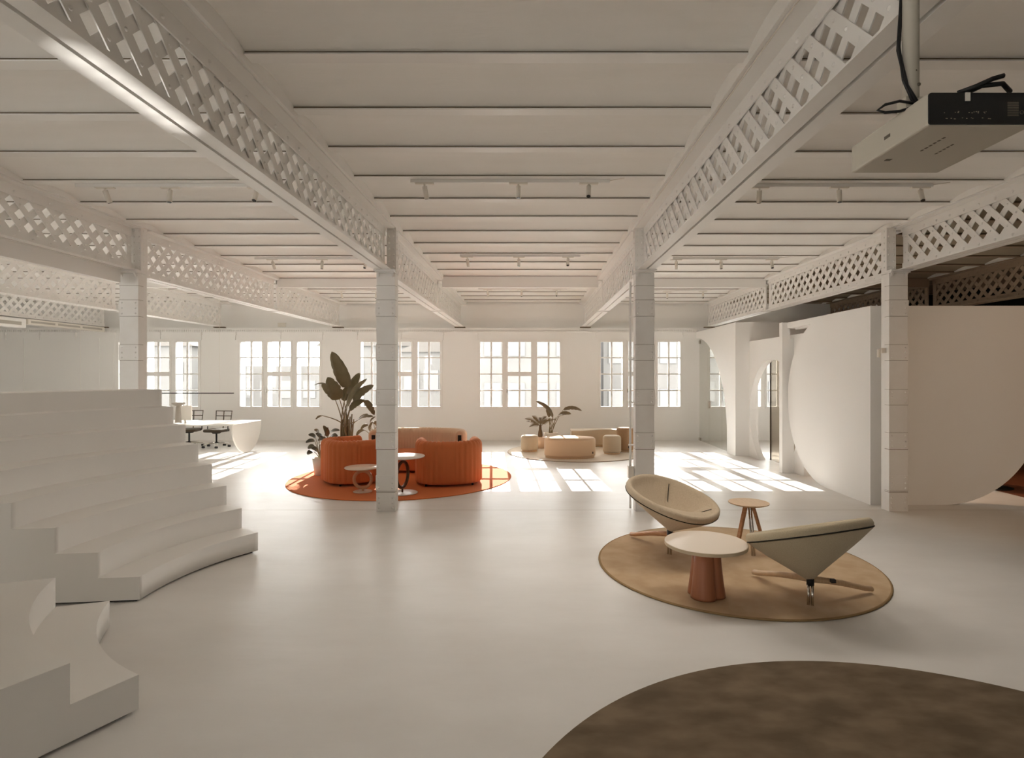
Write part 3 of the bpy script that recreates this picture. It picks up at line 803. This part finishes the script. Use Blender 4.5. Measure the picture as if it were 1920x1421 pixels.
MB().prism(outline, .035, .45, smooth=True).build('cushion', 'ottoman_grey', so, bevel=.035)
MB().prism([(p[0] * .97 + .02, p[1] * .93 + .01) for p in outline], 0, .035, smooth=True).build('base', 'wood_pale', so)

# ================================================================== PLANTS
def leaf(base, tip, width, up, m, parent, curl=.15, split=0, n=16, fold=.25, seed=0, name='leaf'):
    base = Vector(base); tip = Vector(tip); d = tip - base; L = d.length; dn = d.normalized()
    up = Vector(up).normalized(); side = dn.cross(up).normalized(); nr = side.cross(dn).normalized()
    rnd = random.Random(seed); rows = []
    for i in range(n + 1):
        t = i / n
        w_ = width * .5 * (math.sin(PI * min(1, t ** .72)) ** .5 if 0 < t < 1 else 0.0) + .002
        c = base + d * t + nr * (math.sin(PI * t) * curl * L)
        row = []
        for s_ in (-1, -.5, 0, .5, 1):
            ww = w_ * (1 - (split * rnd.random() if abs(s_) == 1 and i % 3 == 0 else 0))
            row.append(c + side * ww * s_ + nr * abs(s_) * w_ * fold)
        rows.append(row)
    b = MB(); b.grid(rows)
    o = b.build(name, m, parent)
    md = o.modifiers.new('solid', 'SOLIDIFY'); md.thickness = .003
    return o
def stem_to(b, p0, p1, bend, r0, r1, n=10):
    p0 = Vector(p0); p1 = Vector(p1); bend = Vector(bend)
    pts = [p0.lerp(p1, k / n) + bend * math.sin(PI * k / n) for k in range(n + 1)]
    b.tube(pts, [r0 + (r1 - r0) * k / n for k in range(n + 1)], 7)
ZP = 11.25
def rel(p, o): return Vector(p) - Vector(o)
big = thing('potted_bird_of_paradise', 'tall broad-leaved plant in a pale pot behind the left orange armchair', 'plant', (P(650, 826, ZP).x, ZP, RUGH))
O = Vector(big.location)
MB().lathe([(0, 0), (.19, 0), (.235, .56), (.255, .57), (.255, .60), (.225, .60), (.215, .55), (0, .55)], seg=36).build('pot', 'pot', big)
MB().lathe([(0, .551), (.214, .551), (.2, .56), (0, .565)], seg=24).build('soil', 'soil', big)
st = MB()
leaves = [   # (leaf base px, leaf tip px, width m, dz base, dz tip, normal, split)
    ((652, 727), (622, 659), .27, 0, -.1, (.3, -1, .1), .12),
    ((655, 742), (674, 699), .20, .12, .2, (-.3, -1, 0), 0),
    ((637, 749), (614, 707), .26, -.1, -.2, (.4, -1, .1), .25),
    ((629, 750), (603, 719), .15, 0, .1, (.5, -1, .2), .3),
    ((645, 752), (651, 724), .15, .2, .25, (0, -1, 0), 0),
    ((651, 762), (688, 710), .15, -.15, -.3, (-.6, -1, .3), 0),
    ((662, 752), (701, 722), .20, .1, .2, (-.2, -1, .5), .2),
    ((655, 768), (684, 750), .17, -.1, -.15, (-.2, -1, .6), .3),
    ((684, 750), (702, 778), .13, -.15, -.2, (.6, -1, .3), .35),
    ((668, 790), (700, 781), .14, -.1, -.25, (0, -.5, 1), .4),
    ((672, 787), (690, 776), .08, .1, .1, (0, -.6, 1), .4),
    ((604, 779), (592, 786), .06, 0, -.1, (0, -.6, 1), .3),
    ((612, 720), (589, 722), .05, .1, .1, (0, -.5, 1), .2),
]
for i, (b_, t_, w_, z0, z1, up, sp) in enumerate(leaves):
    pb = rel(P(b_[0], b_[1], ZP + z0), O); pt = rel(P(t_[0], t_[1], ZP + z1), O)
    leaf(pb, pt, w_, up, 'leaf' if i not in (8, 9, 10, 11) else 'leaf_dry', big, curl=(.06 if i < 3 else .12), split=sp, seed=i, fold=.12)
    if i not in (8, 12):
        foot = Vector(((i - 6) * .016, (i % 3 - 1) * .04, .56)); stem_to(st, foot, pb, ((pb.x - foot.x) * .0 + (-.06 if pb.x > foot.x else .06) * (2.2 if i in (9, 11) else .8), 0, .08 if i in (9, 10, 11) else 0), .018, .007)
for i in range(7): stem_to(st, (-.10 + .033 * i, .02 * (i % 2), .56), (-.07 + .035 * i, 0, 1.0 + .05 * (i % 3)), (0, 0, 0), .019, .012)
st.build('stems', 'stem', big)
# two drooping plants beside it, partly behind the column
pr = thing('potted_spathe_plant', 'drooping plant between the tall plant and the second column', 'plant', (P(699, 826, 11.9).x, 12.15, RUGH))
O = Vector(pr.location)
MB().lathe([(0, 0), (.14, 0), (.17, .40), (.15, .40), (.145, .37), (0, .37)], seg=28).build('pot', 'pot', pr)
st = MB()
for i, (b_, t_) in enumerate([((683, 806), (668, 818)), ((692, 797), (676, 806)), ((697, 812), (699, 790)), ((700, 790), (709, 800)), ((696, 800), (704, 781)), ((704, 806), (718, 796)), ((708, 790), (722, 775))]):
    pb = rel(P(b_[0], b_[1], 12.1), O); pt = rel(P(t_[0], t_[1], 12.0), O)
    leaf(pb, pt, .10, (0, -.6, 1), 'leaf_dry', pr, curl=.2, split=.2, seed=20 + i); stem_to(st, (0, 0, .37), pb, (0, 0, .06), .008, .005)
st.build('stems', 'stem', pr)
# rubber plant
rp = thing('potted_rubber_plant', 'small dark leafy plant in a pale pot left of the orange armchair', 'plant', (P(600, 850, 10.7).x, 10.7, RUGH))
O = Vector(rp.location)
MB().lathe([(0, 0), (.10, 0), (.14, .32), (.13, .32), (.125, .29), (0, .29)], seg=28).build('pot', 'pot', rp)
st = MB()
lv = [((590, 826), (573, 830)), ((592, 820), (578, 815)), ((590, 836), (577, 841)), ((596, 846), (580, 838)), ((604, 824), (592, 812)), ((606, 818), (594, 816)), ((612, 822), (596, 826)),
      ((610, 816), (616, 802)), ((614, 818), (606, 798)), ((618, 812), (637, 807)), ((620, 818), (633, 818)), ((612, 826), (626, 824)), ((600, 832), (612, 834)), ((598, 812), (589, 806)), ((616, 826), (636, 826)), ((586, 846), (576, 852)), ((606, 834), (618, 842))]
for i, (b_, t_) in enumerate(lv):
    zz = 10.68 + .17 * math.sin(i * 2.3); pb = rel(P(b_[0], b_[1], zz), O); pt = rel(P(t_[0], t_[1], zz - .08), O)
    leaf(pb, pt, .105, (.3 * math.sin(i), -.7, 1), 'leaf_dark' if i not in (7, 8, 13) else 'leaf_dry', rp, curl=.12, seed=40 + i); stem_to(st, (0, 0, .29), pb, (0, 0, .03), .009, .004)
st.build('stems', 'stem', rp)
# sago palm
sp_ = thing('potted_sago_palm', 'small spiky palm in a peach pot behind the round beige ottoman', 'plant', (P(1013, 826, 14.6).x, 14.6, RUGH))
O = Vector(sp_.location)
MB().lathe([(0, 0), (.15, 0), (.17, .29), (.155, .29), (.15, .27), (0, .27)], seg=28).build('pot', 'pot_tan', sp_)
tr = MB(); tr.lathe([(.045, .27), (.062, .33), (.05, .42), (.035, .47), (.03, .58), (.0, .60)], seg=12); tr.build('trunk', 'trunk', sp_)
for i, (tx, ty_, dz) in enumerate([(985, 785, -.1), (988, 790, .15), (998, 780, -.2), (1000, 783, .2), (1013, 783, .25), (1012, 790, -.25), (1028, 786, -.2), (1034, 787, .1), (1041, 786, -.1), (1024, 781, .2), (993, 800, -.15)]):
    pt = rel(P(tx, ty_, 14.6 + dz), O); pb = Vector((.02 * (i % 3 - 1), 0, .56)); fr = MB(); nn = 16
    pth_ = [pb.lerp(pt, k / nn) + Vector((0, 0, .05)) * math.sin(PI * k / nn) for k in range(nn + 1)]
    fr.tube(pth_, .006, 5)
    d = (pt - pb).normalized(); sd = d.cross(Vector((0, -1, .4))).normalized()
    for k in range(3, nn + 1):
        c = pth_[k]; L = .085 * math.sin(PI * min(1, (k / nn) * .8 + .15))
        for s_ in (-1, 1):
            q = c + (sd * s_ * .7 + d * .7).normalized() * L; w_ = d * .012
            n0 = len(fr.v); fr.v += [c - w_, c + w_, q]; fr.face([n0, n0 + 1, n0 + 2])
    fr.build('frond', 'leaf_dry', sp_)
# small strelitzia
ss = thing('potted_banana_plant', 'small broad-leaved plant behind the wide oval ottoman', 'plant', (P(1033, 822, 14.9).x, 14.95, RUGH))
O = Vector(ss.location)
MB().lathe([(0, 0), (.15, 0), (.19, .36), (.175, .36), (.17, .33), (0, .33)], seg=28).build('pot', 'pot', ss)
st = MB()
for i, (b_, t_, w_, z0, z1) in enumerate([((1037, 783), (1005, 752), .16, 0, -.1), ((1046, 780), (1071, 776), .17, -.1, -.2), ((1056, 768), (1091, 770), .15, .1, .1), ((1030, 782), (1024, 768), .12, .1, .1)]):
    pb = rel(P(b_[0], b_[1], 14.9 + z0), O); pt = rel(P(t_[0], t_[1], 14.9 + z1), O)
    leaf(pb, pt, w_, (.1, -.6, .8), 'leaf_dry', ss, curl=.14, split=.2, seed=60 + i); stem_to(st, ((i - 1.5) * .03, 0, .33), pb, (-.03, 0, 0), .012, .006)
for i in range(3): stem_to(st, ((i - 1) * .03, .02, .33), ((i - 1) * .07 + .05, 0, .75), (0, 0, 0), .012, .008)
st.build('stems', 'stem', ss)

# ================================================================== LOUNGE CHAIRS
def lounge_chair(x, y, base_deg, shell_deg, fab_out, fab_in, label, zap=.225, HW=.50):
    t = thing('lounge_chair', label, 'lounge chair', (x, y, RUGH), 0, 'cone-shaped lounge chairs')
    # base: two wooden legs and one chrome leg
    hub = Vector((0, 0, .185))
    for da in (-44, 44):
        a = R(base_deg + da); foot = Vector((math.cos(a) * .68, math.sin(a) * .68, .010))
        d = (foot - hub); sd = Vector((-math.sin(a), math.cos(a), 0)); b = MB(); rows = []
        for k in range(9):
            s_ = k / 8; c = hub + d * s_ + Vector((0, 0, .012 * math.sin(PI * s_)))
            w_ = .020 + .014 * s_; hgt = .028 - .004 * s_
            c = c + Vector((0, 0, hgt if k == 8 else hgt * .6))
            rows.append([c + sd * w_ * math.cos(q) * (1 if k < 8 else .8) + Vector((0, 0, hgt * math.sin(q))) for q in [2 * PI * j / 12 for j in range(12)]])
        n0 = len(b.v); b.grid(rows, closed_v=True); b.face([n0 + j for j in range(12)]); b.face([n0 + 96 + j for j in reversed(range(12))])
        b.build('wooden_leg', 'wood_pale' if fab_in == 'seatfab_green' else 'wood', t)
    a = R(base_deg + 180)
    lg = MB(); f = Vector((math.cos(a) * .06, math.sin(a) * .06, 0))
    for s_ in (-1, 1):
        off = Vector((-math.sin(a), math.cos(a), 0)) * .0145 * s_
        lg.cyl(f + off + Vector((0, 0, .006)), Vector((0, 0, .19)) + off, .0115)
    lg.build('metal_leg', 'chrome', t)
    MB().cyl((0, 0, .15), (0, 0, zap + .03), .030).build('hub', 'black', t)
    # shell (local frame facing +x)
    ca, sa = math.cos(R(shell_deg)), math.sin(R(shell_deg))
    def W(p): return Vector((p[0] * ca - p[1] * sa, p[0] * sa + p[1] * ca, p[2]))
    FX, FZ, BX, BZ = .47, .405, -.43, .715
    cxx, czz = (FX + BX) / 2, (FZ + BZ) / 2; ax = Vector(((FX - BX) / 2, 0, (FZ - BZ) / 2)); nrm = Vector((BZ - FZ, 0, FX - BX)).normalized()
    N = 108
    def rim(th, k=1.0, up=0.0):
        c = math.cos(th); s_ = math.sin(th); e = 2.25
        cc = math.copysign(abs(c) ** (2 / e), c); ss_ = math.copysign(abs(s_) ** (2 / e), s_)
        return Vector((cxx, 0, czz)) + ax * cc * k + Vector((0, HW * ss_ * k, 0)) + nrm * up
    apex = Vector((0, 0, zap))
    b = MB(); rows = []
    for k in range(10):
        q = k / 9
        row = []
        for j in range(N):
            th = 2 * PI * j / N; r_ = rim(th); p = apex.lerp(r_, .07 + .93 * q)
            bulge = .010 * math.sin(PI * q ** 2) if q < 1 else 0
            out = (r_ - apex); hz = Vector((out.x, out.y, 0)).normalized(); p = p + hz * bulge * .55 - Vector((0, 0, bulge * .6))
            if q > .96: p = rim(th, .995, -.004)
            row.append(W(p))
        rows.append(row)
    b.grid(rows, closed_v=True); b.face(list(range(N)))
    b.build('shell', fab_out, t)
    MB().tube([W(rim(2 * PI * j / N, 1.002, .004)) for j in range(N)], .0045, 6, closed=True).build('seam', 'seam', t)
    # padded inside
    b = MB(); rows = []
    bottom = Vector((-.03, .09, .355))
    SE = (R(33), R(120), R(238))
    def dip(th, q):
        def dd(c):
            a_ = abs(th - c) % (2 * PI); return min(a_, 2 * PI - a_)
        g = sum(math.exp(-(dd(c) / .11) ** 2) for c in SE)
        seat = max(0, math.cos(dd(R(315)) * .9)) ** .7 if dd(R(315)) < 1.7 else 0
        return math.sin(PI * min(1, q)) * (.085 * seat - .05 * (1 - seat) - .03 * g)
    prof = [(1.0, .004), (1.012, .030), (1.0, .056), (.965, .072), (.92, .066), (.88, .045), (.85, .015)]
    for k_, up in prof: rows.append([W(rim(2 * PI * j / N, k_, up)) for j in range(N)])
    for q in (.08, .18, .30, .42, .54, .66, .78, .90, 1.0):
        row = []
        for j in range(N):
            th = 2 * PI * j / N; p0 = rim(th, .85, .015)
            p = p0.lerp(bottom, q * (.985))
            # seat stays high at the front, back falls straight
            p += nrm * dip(th, q)
            row.append(W(p))
        rows.append(row)
    b.grid(rows, closed_v=True)
    o = b.build('padding', fab_in, t)
    # stitched seams of the inner cushion
    def inner(th, q):
        p0 = rim(th, .85, .015); p = p0.lerp(bottom, q * .985); return p + nrm * (dip(th, q) + .009)
    for c in SE: MB().tube([W(inner(c, k / 12)) for k in range(13)], .004, 6).build('seam', 'seam', t)
    return t
lounge_chair(1.465, 5.99, 72, -38, 'seatfab', 'seatfab', 'sand upholstered cone lounge chair facing the table, nearer the windows')
lounge_chair(2.30, 4.68, 64, 114, 'seatfab_green', 'seatfab_green', 'olive grey cone lounge chair turned away, with its back to the camera', .175, .455)
lc2 = bpy.data.objects['lounge_chair.001']
MB().box(.075, .11, -.19, -.16, .235, .262).build('fabric_tag', 'black', lc2)

# coffee table
ct = thing('coffee_table', 'round beige coffee table on a lobed reddish wood pedestal', 'coffee table', (1.495, 4.86, RUGH))
MB().lathe([(0, .425), (.335, .425), (.342, .428), (.342, .452), (.338, .456), (0, .456)], seg=72, smooth=False).build('table_top', 'lam', ct)
MB().lathe([(.3425, .427), (.3428, .453)], seg=72, caps=False).build('edge_band', 'lam_edge', ct)
lb = MB(); rows = []
for z_, r_ in ((0, .165), (.02, .163), (.12, .148), (.25, .133), (.42, .120)):
    row = []
    for k in range(96):
        a = 2 * PI * k / 96; lobe = abs(math.cos(1.5 * (a - R(-62)) + PI / 2)) ** .42 if True else 1
        rr = r_ * (.60 + .40 * lobe); row.append((rr * math.cos(a), rr * math.sin(a), z_))
    rows.append(row)
lb.grid(rows, closed_v=True); lb.face(list(range(96))); lb.face([4 * 96 + k for k in range(96)])
lb.build('pedestal', 'redwood', ct)
# small stool-like side table
stb = thing('side_table', 'small round wooden side table on three splayed legs between the lounge chairs', 'side table', (2.31, 6.03, RUGH))
MB().lathe([(0, .508), (.17, .508), (.205, .522), (.206, .53), (0, .532)], seg=56, smooth=False).build('table_top', 'wood_pale', stb)
for a, m_ in ((205, 'wood'), (325, 'wood'), (268, 'chrome')):
    if m_ == 'wood':
        a_ = R(a); top = Vector((.04 * math.cos(a_), .04 * math.sin(a_), .51)); ft = Vector((.185 * math.cos(a_), .185 * math.sin(a_), .006))
        d = (ft - top); sd = Vector((-math.sin(a_), math.cos(a_), 0)); q = d.normalized().cross(sd)
        b = MB(); n0 = 0
        for c in (top, ft):
            for u, v in ((-1, -1), (1, -1), (1, 1), (-1, 1)): b.v.append(c + sd * .021 * u + q * .014 * v)
        for f_ in ((0, 1, 2, 3), (7, 6, 5, 4), (0, 4, 5, 1), (1, 5, 6, 2), (2, 6, 7, 3), (3, 7, 4, 0)): b.face(f_)
        b.build('wooden_leg', 'wood', stb, bevel=.004)
    else:
        b = MB()
        for s_ in (-1, 1): b.cyl((s_ * .012, -.03, .507), (s_ * .012, -.13, .003), .010)
        b.build('metal_leg', 'chrome', stb)

# ================================================================== DESK AREA
dk = thing('desk', 'long white desk with a half-disc end panel in the sun', 'desk', (0, 0, 0))
MB().box(-11.4, -6.92, 13.22, 14.62, .70, .728).build('desk_top', 'deskw', dk, bevel=.003)
pts = [(13.92 + .70 * math.cos(t), .70 - .70 * math.sin(t)) for t in [PI * k / 40 for k in range(41)]]
MB().prism(pts, -6.96, -6.925, mtx=yz(0)).build('half_disc_leg', 'deskw', dk)
MB().prism(pts, -11.35, -11.31, mtx=yz(0)).build('half_disc_leg', 'deskw', dk)
def office_chair(x, y, rz, label):
    t = thing('office_chair', label, 'office chair', (x, y, 0), rz, 'mesh office chairs at the desk')
    for k in range(5):
        a = R(90 + 72 * k); e = Vector((.31 * math.cos(a), .31 * math.sin(a), .085))
        MB().cyl((0, 0, .13), e, .018, .012).build('spoke', 'chrome', t)
        c = MB().cyl(e + Vector((-.03, 0, -.055)), e + Vector((-.008, 0, -.055)), .028).cyl(e + Vector((.008, 0, -.055)), e + Vector((.03, 0, -.055)), .028).build('caster', 'black', t)
    MB().cyl((0, 0, .11), (0, 0, .36), .022).cyl((0, 0, .36), (0, 0, .40), .09, .13).build('gas_lift', 'black', t)
    MB().rbox(-.25, .25, -.24, .24, .405, .475, .1).build('seat', 'meshblk', t, bevel=.02)
    fr = MB(); zb, zt = .56, .93
    q = [(-.21, .25, zb), (-.23, .30, zt), (.23, .30, zt), (.21, .25, zb)]
    fr.tube(q + [q[0]], .013, 6); fr.tube([(0, .25, .40), (0, .27, zb), (0, .3, zt)], .014, 6); fr.tube([(-.22, .285, .80), (.22, .285, .80)], .012, 6)
    fr.build('back_frame', 'meshblk', t)
    nt = MB()
    for k in range(10):
        z_ = zb + .03 + .012 * k
        nt.tube([(-.2, .255 + .002 * k, z_), (.2, .255 + .002 * k, z_)], .003, 4)
    nt.build('back_mesh', 'meshblk', t)
    for s_ in (-1, 1): MB().tube([(s_ * .2, .05, .42), (s_ * .29, .05, .45), (s_ * .29, .05, .64), (s_ * .29, -.12, .655)], .014, 6).build('armrest', 'black', t)
    return t
office_chair(-8.2, 14.85, R(-8), 'dark mesh swivel office chair behind the white desk, right one')
office_chair(-9.0, 15.0, R(10), 'dark swivel office chair behind the desk, half hidden by the steps')
mo = thing('computer_monitor', 'white computer monitor on the desk beside the steps', 'monitor', (P(352, 790, 13.9).x, 13.8, .728))
MB().box(-.16, .16, -.02, .02, .06, .42).build('screen', 'white', mo, bevel=.01); MB().box(-.09, .09, -.07, .07, 0, .01).box(-.02, .02, -.012, .012, .01, .1).build('stand', 'white', mo)
pl_ = thing('pendant_light', 'slim dark linear pendant lamp above the desk', 'pendant lamp', (0, 13.9, 0))
MB().box(-11.6, P(438, 737, 13.9).x, -.02, .02, 1.43, 1.455).build('lamp_bar', 'black', pl_)
MB().cyl((-7.6, 0, 1.455), (-7.6, 0, 3.97), .003, seg=5).cyl((-11.0, 0, 1.455), (-11.0, 0, 3.97), .003, seg=5).build('suspension_wire', 'white', pl_)
ml = thing('mushroom_lamp', 'small white mushroom-shaped table lamp on the seating steps', 'table lamp', (P(327, 796, 7.28).x, 7.36, 1.278))
MB().lathe([(0, 0), (.042, 0), (.038, .02), (.026, .21), (.0, .21)], seg=20).build('stem', 'white', ml)
MB().lathe([(.01, .205), (.03, .215), (.078, .243), (.075, .256), (.04, .262), (0, .263)], seg=28).build('lamp_shade', 'white', ml)

# ================================================================== CEILING FITTINGS
def track(x0, x1, y, ztop, spots, label, where):
    t = thing('track_light', label, 'track light', (0, y, ztop), 0, 'white ceiling track lights')
    MB().box(x0, x1, -.018, .018, -.034, 0).build('track', 'steel', t)
    MB().tube([(x1, 0, -.01), (x1 + .08, -.02, .0), (x1 + .15, -.06, -.003)], .004, 5).build('feed_cable', 'white', t)
    for k, (sx_, tilt, az) in enumerate(spots):
        MB().box(sx_ - .10, sx_ + .10, -.02, .02, -.048, -.0345).build('adapter', 'white', t)
        hd_ = MB(); d = Vector((math.sin(R(tilt)) * math.cos(R(az)), math.sin(R(tilt)) * math.sin(R(az)), -math.cos(R(tilt))))
        a = Vector((sx_, 0, -.07)); hd_.cyl((sx_, 0, -.048), (sx_, 0, -.075), .010); hd_.cyl(a, a + d * .13, .026, seg=16)
        h_ = hd_.build('spot_head', 'white', t)
        MB().cyl(a + d * .1302, a + d * .134, .022, seg=16).build('lens', 'lens', h_)
    return t
sp3 = lambda a, b, c: [(a, 25, 75), (b, 6, -90), (c, 22, -100)]
def X_(px, Y): return (px - CX) * Y / F
Y1, Y2, Y3 = 6.14, 10.0, 13.87
hm, hs = 3.999, 3.954
for bay, (px0, px1, s1, h_, wh) in {'m': (770, 1143, (796, 972, 1104), hm, 'middle bay'), 'l': (143, 480, (197, 319, 482), hs, 'left bay'), 'r': (1415, 1748, (1424, 1573, 1726), hs, 'right bay')}.items():
    a, b = X_(px0, Y1), X_(px1, Y1); q = [X_(s_, Y1) for s_ in s1]
    track(a, b, Y1, h_, sp3(*q), 'white ceiling track with three small spotlights, nearest one in the %s' % wh, wh)
for (px0, px1, s1, h_, wh) in ((863, 1088, (876, 973, 1065), hm, 'middle bay'), (478, 690, (511, 604, 686), hs, 'left bay'), (1262, 1460, (1268, 1352, 1447), hs, 'right bay')):
    a, b = X_(px0, Y2), X_(px1, Y2); track(a, b, Y2, h_, sp3(*[X_(s_, Y2) for s_ in s1]), 'white ceiling track with three spotlights above the columns, second in the %s' % wh, wh)
for (px0, px1, s1, h_, wh) in ((897, 1063, (914, 978, 1044), hm, 'middle bay'), (625, 776, (640, 705, 772), hs, 'left bay'), (1190, 1322, (1200, 1251, 1318), hs, 'right bay')):
    a, b = X_(px0, Y3), X_(px1, Y3); track(a, b, Y3, h_, sp3(*[X_(s_, Y3) for s_ in s1]), 'white ceiling track with three spotlights, farthest one near the windows in the %s' % wh, wh)
# emergency box on upper wall
tag(MB().box(wx(512), wx(527), YF + .30, YF + .338, wz(611), wz(603)).build('wall_mounted_box', 'white'), 'small white box on the wall band above the window left of the plant', 'alarm box')
# cable along the third girder
tag(MB().tube([(1.595 - .142, y, 3.93 + .004 * math.sin(y * 2)) for y in [-1.2 + .3 * k for k in range(27)]], .006, 6).build('ceiling_cable', 'white'), 'thin white cable clipped along the girder over the third column', 'cable')
# air conditioner and grille under far-left girder
ac = thing('air_conditioner', 'long white wall-hung air conditioner under the far left girder', 'air conditioner', (-12.3, 0, 0))
MB().rbox(-.13, .13, 10.9, 13.75, 3.02, 3.24, .04).build('casing', 'steel', ac, bevel=.02)
MB().box(.131, .135, 11.0, 13.6, 3.08, 3.16).build('louvre', 'louvre_grey', ac)
gr = thing('linear_grille', 'long white linear air grille under the far left girder', 'grille', (-12.3, 0, 0))
MB().box(-.10, .10, 13.82, 16.3, 3.12, 3.25).build('duct', 'white', gr)
for k in range(3): MB().box(.1005, .105, 13.9 + .8 * k, 14.6 + .8 * k, 3.16, 3.21).build('louvre', 'louvre_grey', gr)

# ================================================================== PROJECTOR
ZQ = 1.90
pj = thing('ceiling_projector', 'boxy white projector with black rear panel hanging from the ceiling', 'projector', (1.327, ZQ, 0))
z0, z1 = H + (CY - 234) * ZQ / F, H + (CY - 173) * ZQ / F
W_, D_ = .36, .46
MB().rbox(0, W_, .004, D_, z0, z1, .012).build('housing', 'greywhite', pj, bevel=.008)
bp = MB(); rr = .008
pp = []
for cx_, cy_, a0 in ((W_ - rr - .002, z1 - rr - .002, 0), (rr + .002, z1 - rr - .002, 90), (rr + .002, z0 + rr + .002, 180), (W_ - rr - .002, z0 + rr + .002, 270)):
    for k in range(5): a = R(a0 + 22.5 * k); pp.append((cx_ + rr * math.cos(a), cy_ + rr * math.sin(a)))
bp.prism(pp, -.002, .004, mtx=xz(0)); rpn = bp.build('rear_panel', 'black', pj)
def pq(px, py, Z=ZQ): return ((px - CX) * Z / F - 1.327, H - (py - CY) * Z / F)
mk = MB(); rnd = random.Random(3)
for k in range(26):
    px = 1768 + rnd.random() * 90; py = 210 + (k % 2) * 11 + rnd.random() * 3; a, b = pq(px, py); s_ = .0012 + .001 * rnd.random()
    mk.box(a, a + s_ * 2, -.0028, -.002, b, b + s_) 
mk.build('socket_marks', 'mark', rpn)
lbm = MB(); a, b = pq(1888, 218); a2, b2 = pq(1919, 190)
for k in range(9): lbm.box(a, a2 - .018, -.0028, -.002, b + (b2 - b) * k / 9, b + (b2 - b) * (k + .45) / 9)
lbm.tube([(a2 - .008 + .006 * math.cos(t), -.003, b + .012 + .006 * math.sin(t)) for t in [2 * PI * k / 16 for k in range(16)]], .0008, 4, closed=True)
lbm.build('rating_label', 'mark_grey', rpn)
sv = MB(); sv.box(-.0012, 0.001, .20, .235, z0 + .045, z0 + .057); sv.build('side_button', 'mark_grey', pj)
ub = MB(); ub.box(.05, .072, .30, .318, z0 - .0012, z0 + .001); 
for k in range(6): ub.box(.125 + .0, .132, .10 + k * .022, .112 + k * .022, z0 - .0012, z0 + .001)
for k in range(5): ub.box(.20, .206, .16 + k * .02, .172 + k * .02, z0 - .0012, z0 + .001)
ub.build('underside_marks', 'mark_grey', pj)
MB().box(.02, .30, .03, .36, z1, z1 + .008).build('mounting_plate', 'greywhite', pj)
yp = .15; xp = .042
MB().box(xp - .03, xp + .03, yp - .02, yp + .03, z1 + .008, z1 + .05).build('pivot', 'greywhite', pj)
po = MB(); po.cyl((xp, yp, z1 + .045), (xp, yp, 3.995), .0265, seg=24); po.build('pole', 'greywhite', pj)
MB().rivet((xp + .012, yp - .0255, z1 + .09), (0, -1, 0), .007, .005).rivet((xp + .003, yp - .025, z1 + .14), (0, -1, 0), .004, .002).build('screw', 'mark_grey', pj)
cb = MB()
cb.tube([(xp + .03, yp + .045, 3.75), (xp + .025, yp + .045, 3.5), (xp - .02, yp + .02, 3.3), (xp - .045, yp, 3.1), (xp - .04, yp - .02, 2.95), (xp - .01, yp - .03, z1 + .02), (xp + .02, yp - .02, z1 + .02)], .005, 7)
cb.tube([(xp + .04, yp + .03, 3.9), (xp + .032, yp + .03, 3.6), (xp + .0, yp + .045, 3.35), (xp - .032, yp + .02, 3.08), (xp - .028, yp - .02, 2.93), (xp + .0, yp - .035, z1 + .02)], .007, 7)
cb.tube([(xp - .0 + .0, yp - .035, z1 + .016), (xp - .06, yp - .03, z1 + .028), (xp - .105, yp - .02, z1 + .02), (xp - .125, yp - .01, z1 + .005), (xp - .105, yp - .02, z1 - .008), (xp - .06, yp - .03, z1 - .008), (xp - .005, yp - .035, z1 + .008)], .005, 7)
cb.tube([(.12, .03, z1 + .012), (.16, .0, z1 + .02), (.20, -.02, z1 + .035), (.235, -.02, z1 + .045)], .008, 7)
cb.tube([(.15, .03, z1 + .012), (.18, .0, z1 + .022), (.24, -.01, z1 + .024), (.29, .02, z1 + .012)], .008, 7)
cb.build('cables', 'cable', pj)
a, b = pq(1808, 186); MB().box(a, a + .016, -.006, -.003, b - .008, b + .02).build('cable_tag', 'white', pj)

# row of bare spots added to draw the bright streak under the girder
for k in range(7): spot('girder_uplight', (-2.05, 2.57 + .125 * k, .5), (-2.05, 2.57 + .125 * k, 3.34), 70, 4.8, .5, (1, .96, .9), .05)
for k, (lx, ly, lz) in enumerate(((-.13, 6.1, 3.8), (.63, 6.1, 3.8), (2.44, 6.1, 3.76), (3.37, 6.1, 3.76), (4.27, 6.1, 3.76))):  # fill spots added at the unlit track heads to brighten the lounge
    spot('track_spot_lamp', (lx, ly, lz), (lx * .5 + .6, 4.8, 0), 30 - 4 * k, 110, 1, (1, .92, .82), .35)
spot('track_spot_lamp', (.63, 6.1, 3.8), (-3.8, 6.2, .7), 50, 64, 1, (1, .92, .84), .35)  # another added fill, aimed at the step risers
spot('warm_wall_wash', (7.6, 2.6, 3.9), (6.8, 8.3, 1.0), 90, 60, .8, (1, .66, .40), .1)  # unseen warm spot added to tint the front partition
spot('dark_room_lamp', (7.0, 10.0, 3.7), (7.3, 9.2, 0), 60, 100, .8, (1, .62, .38), .2)  # unseen warm fill added behind the partition
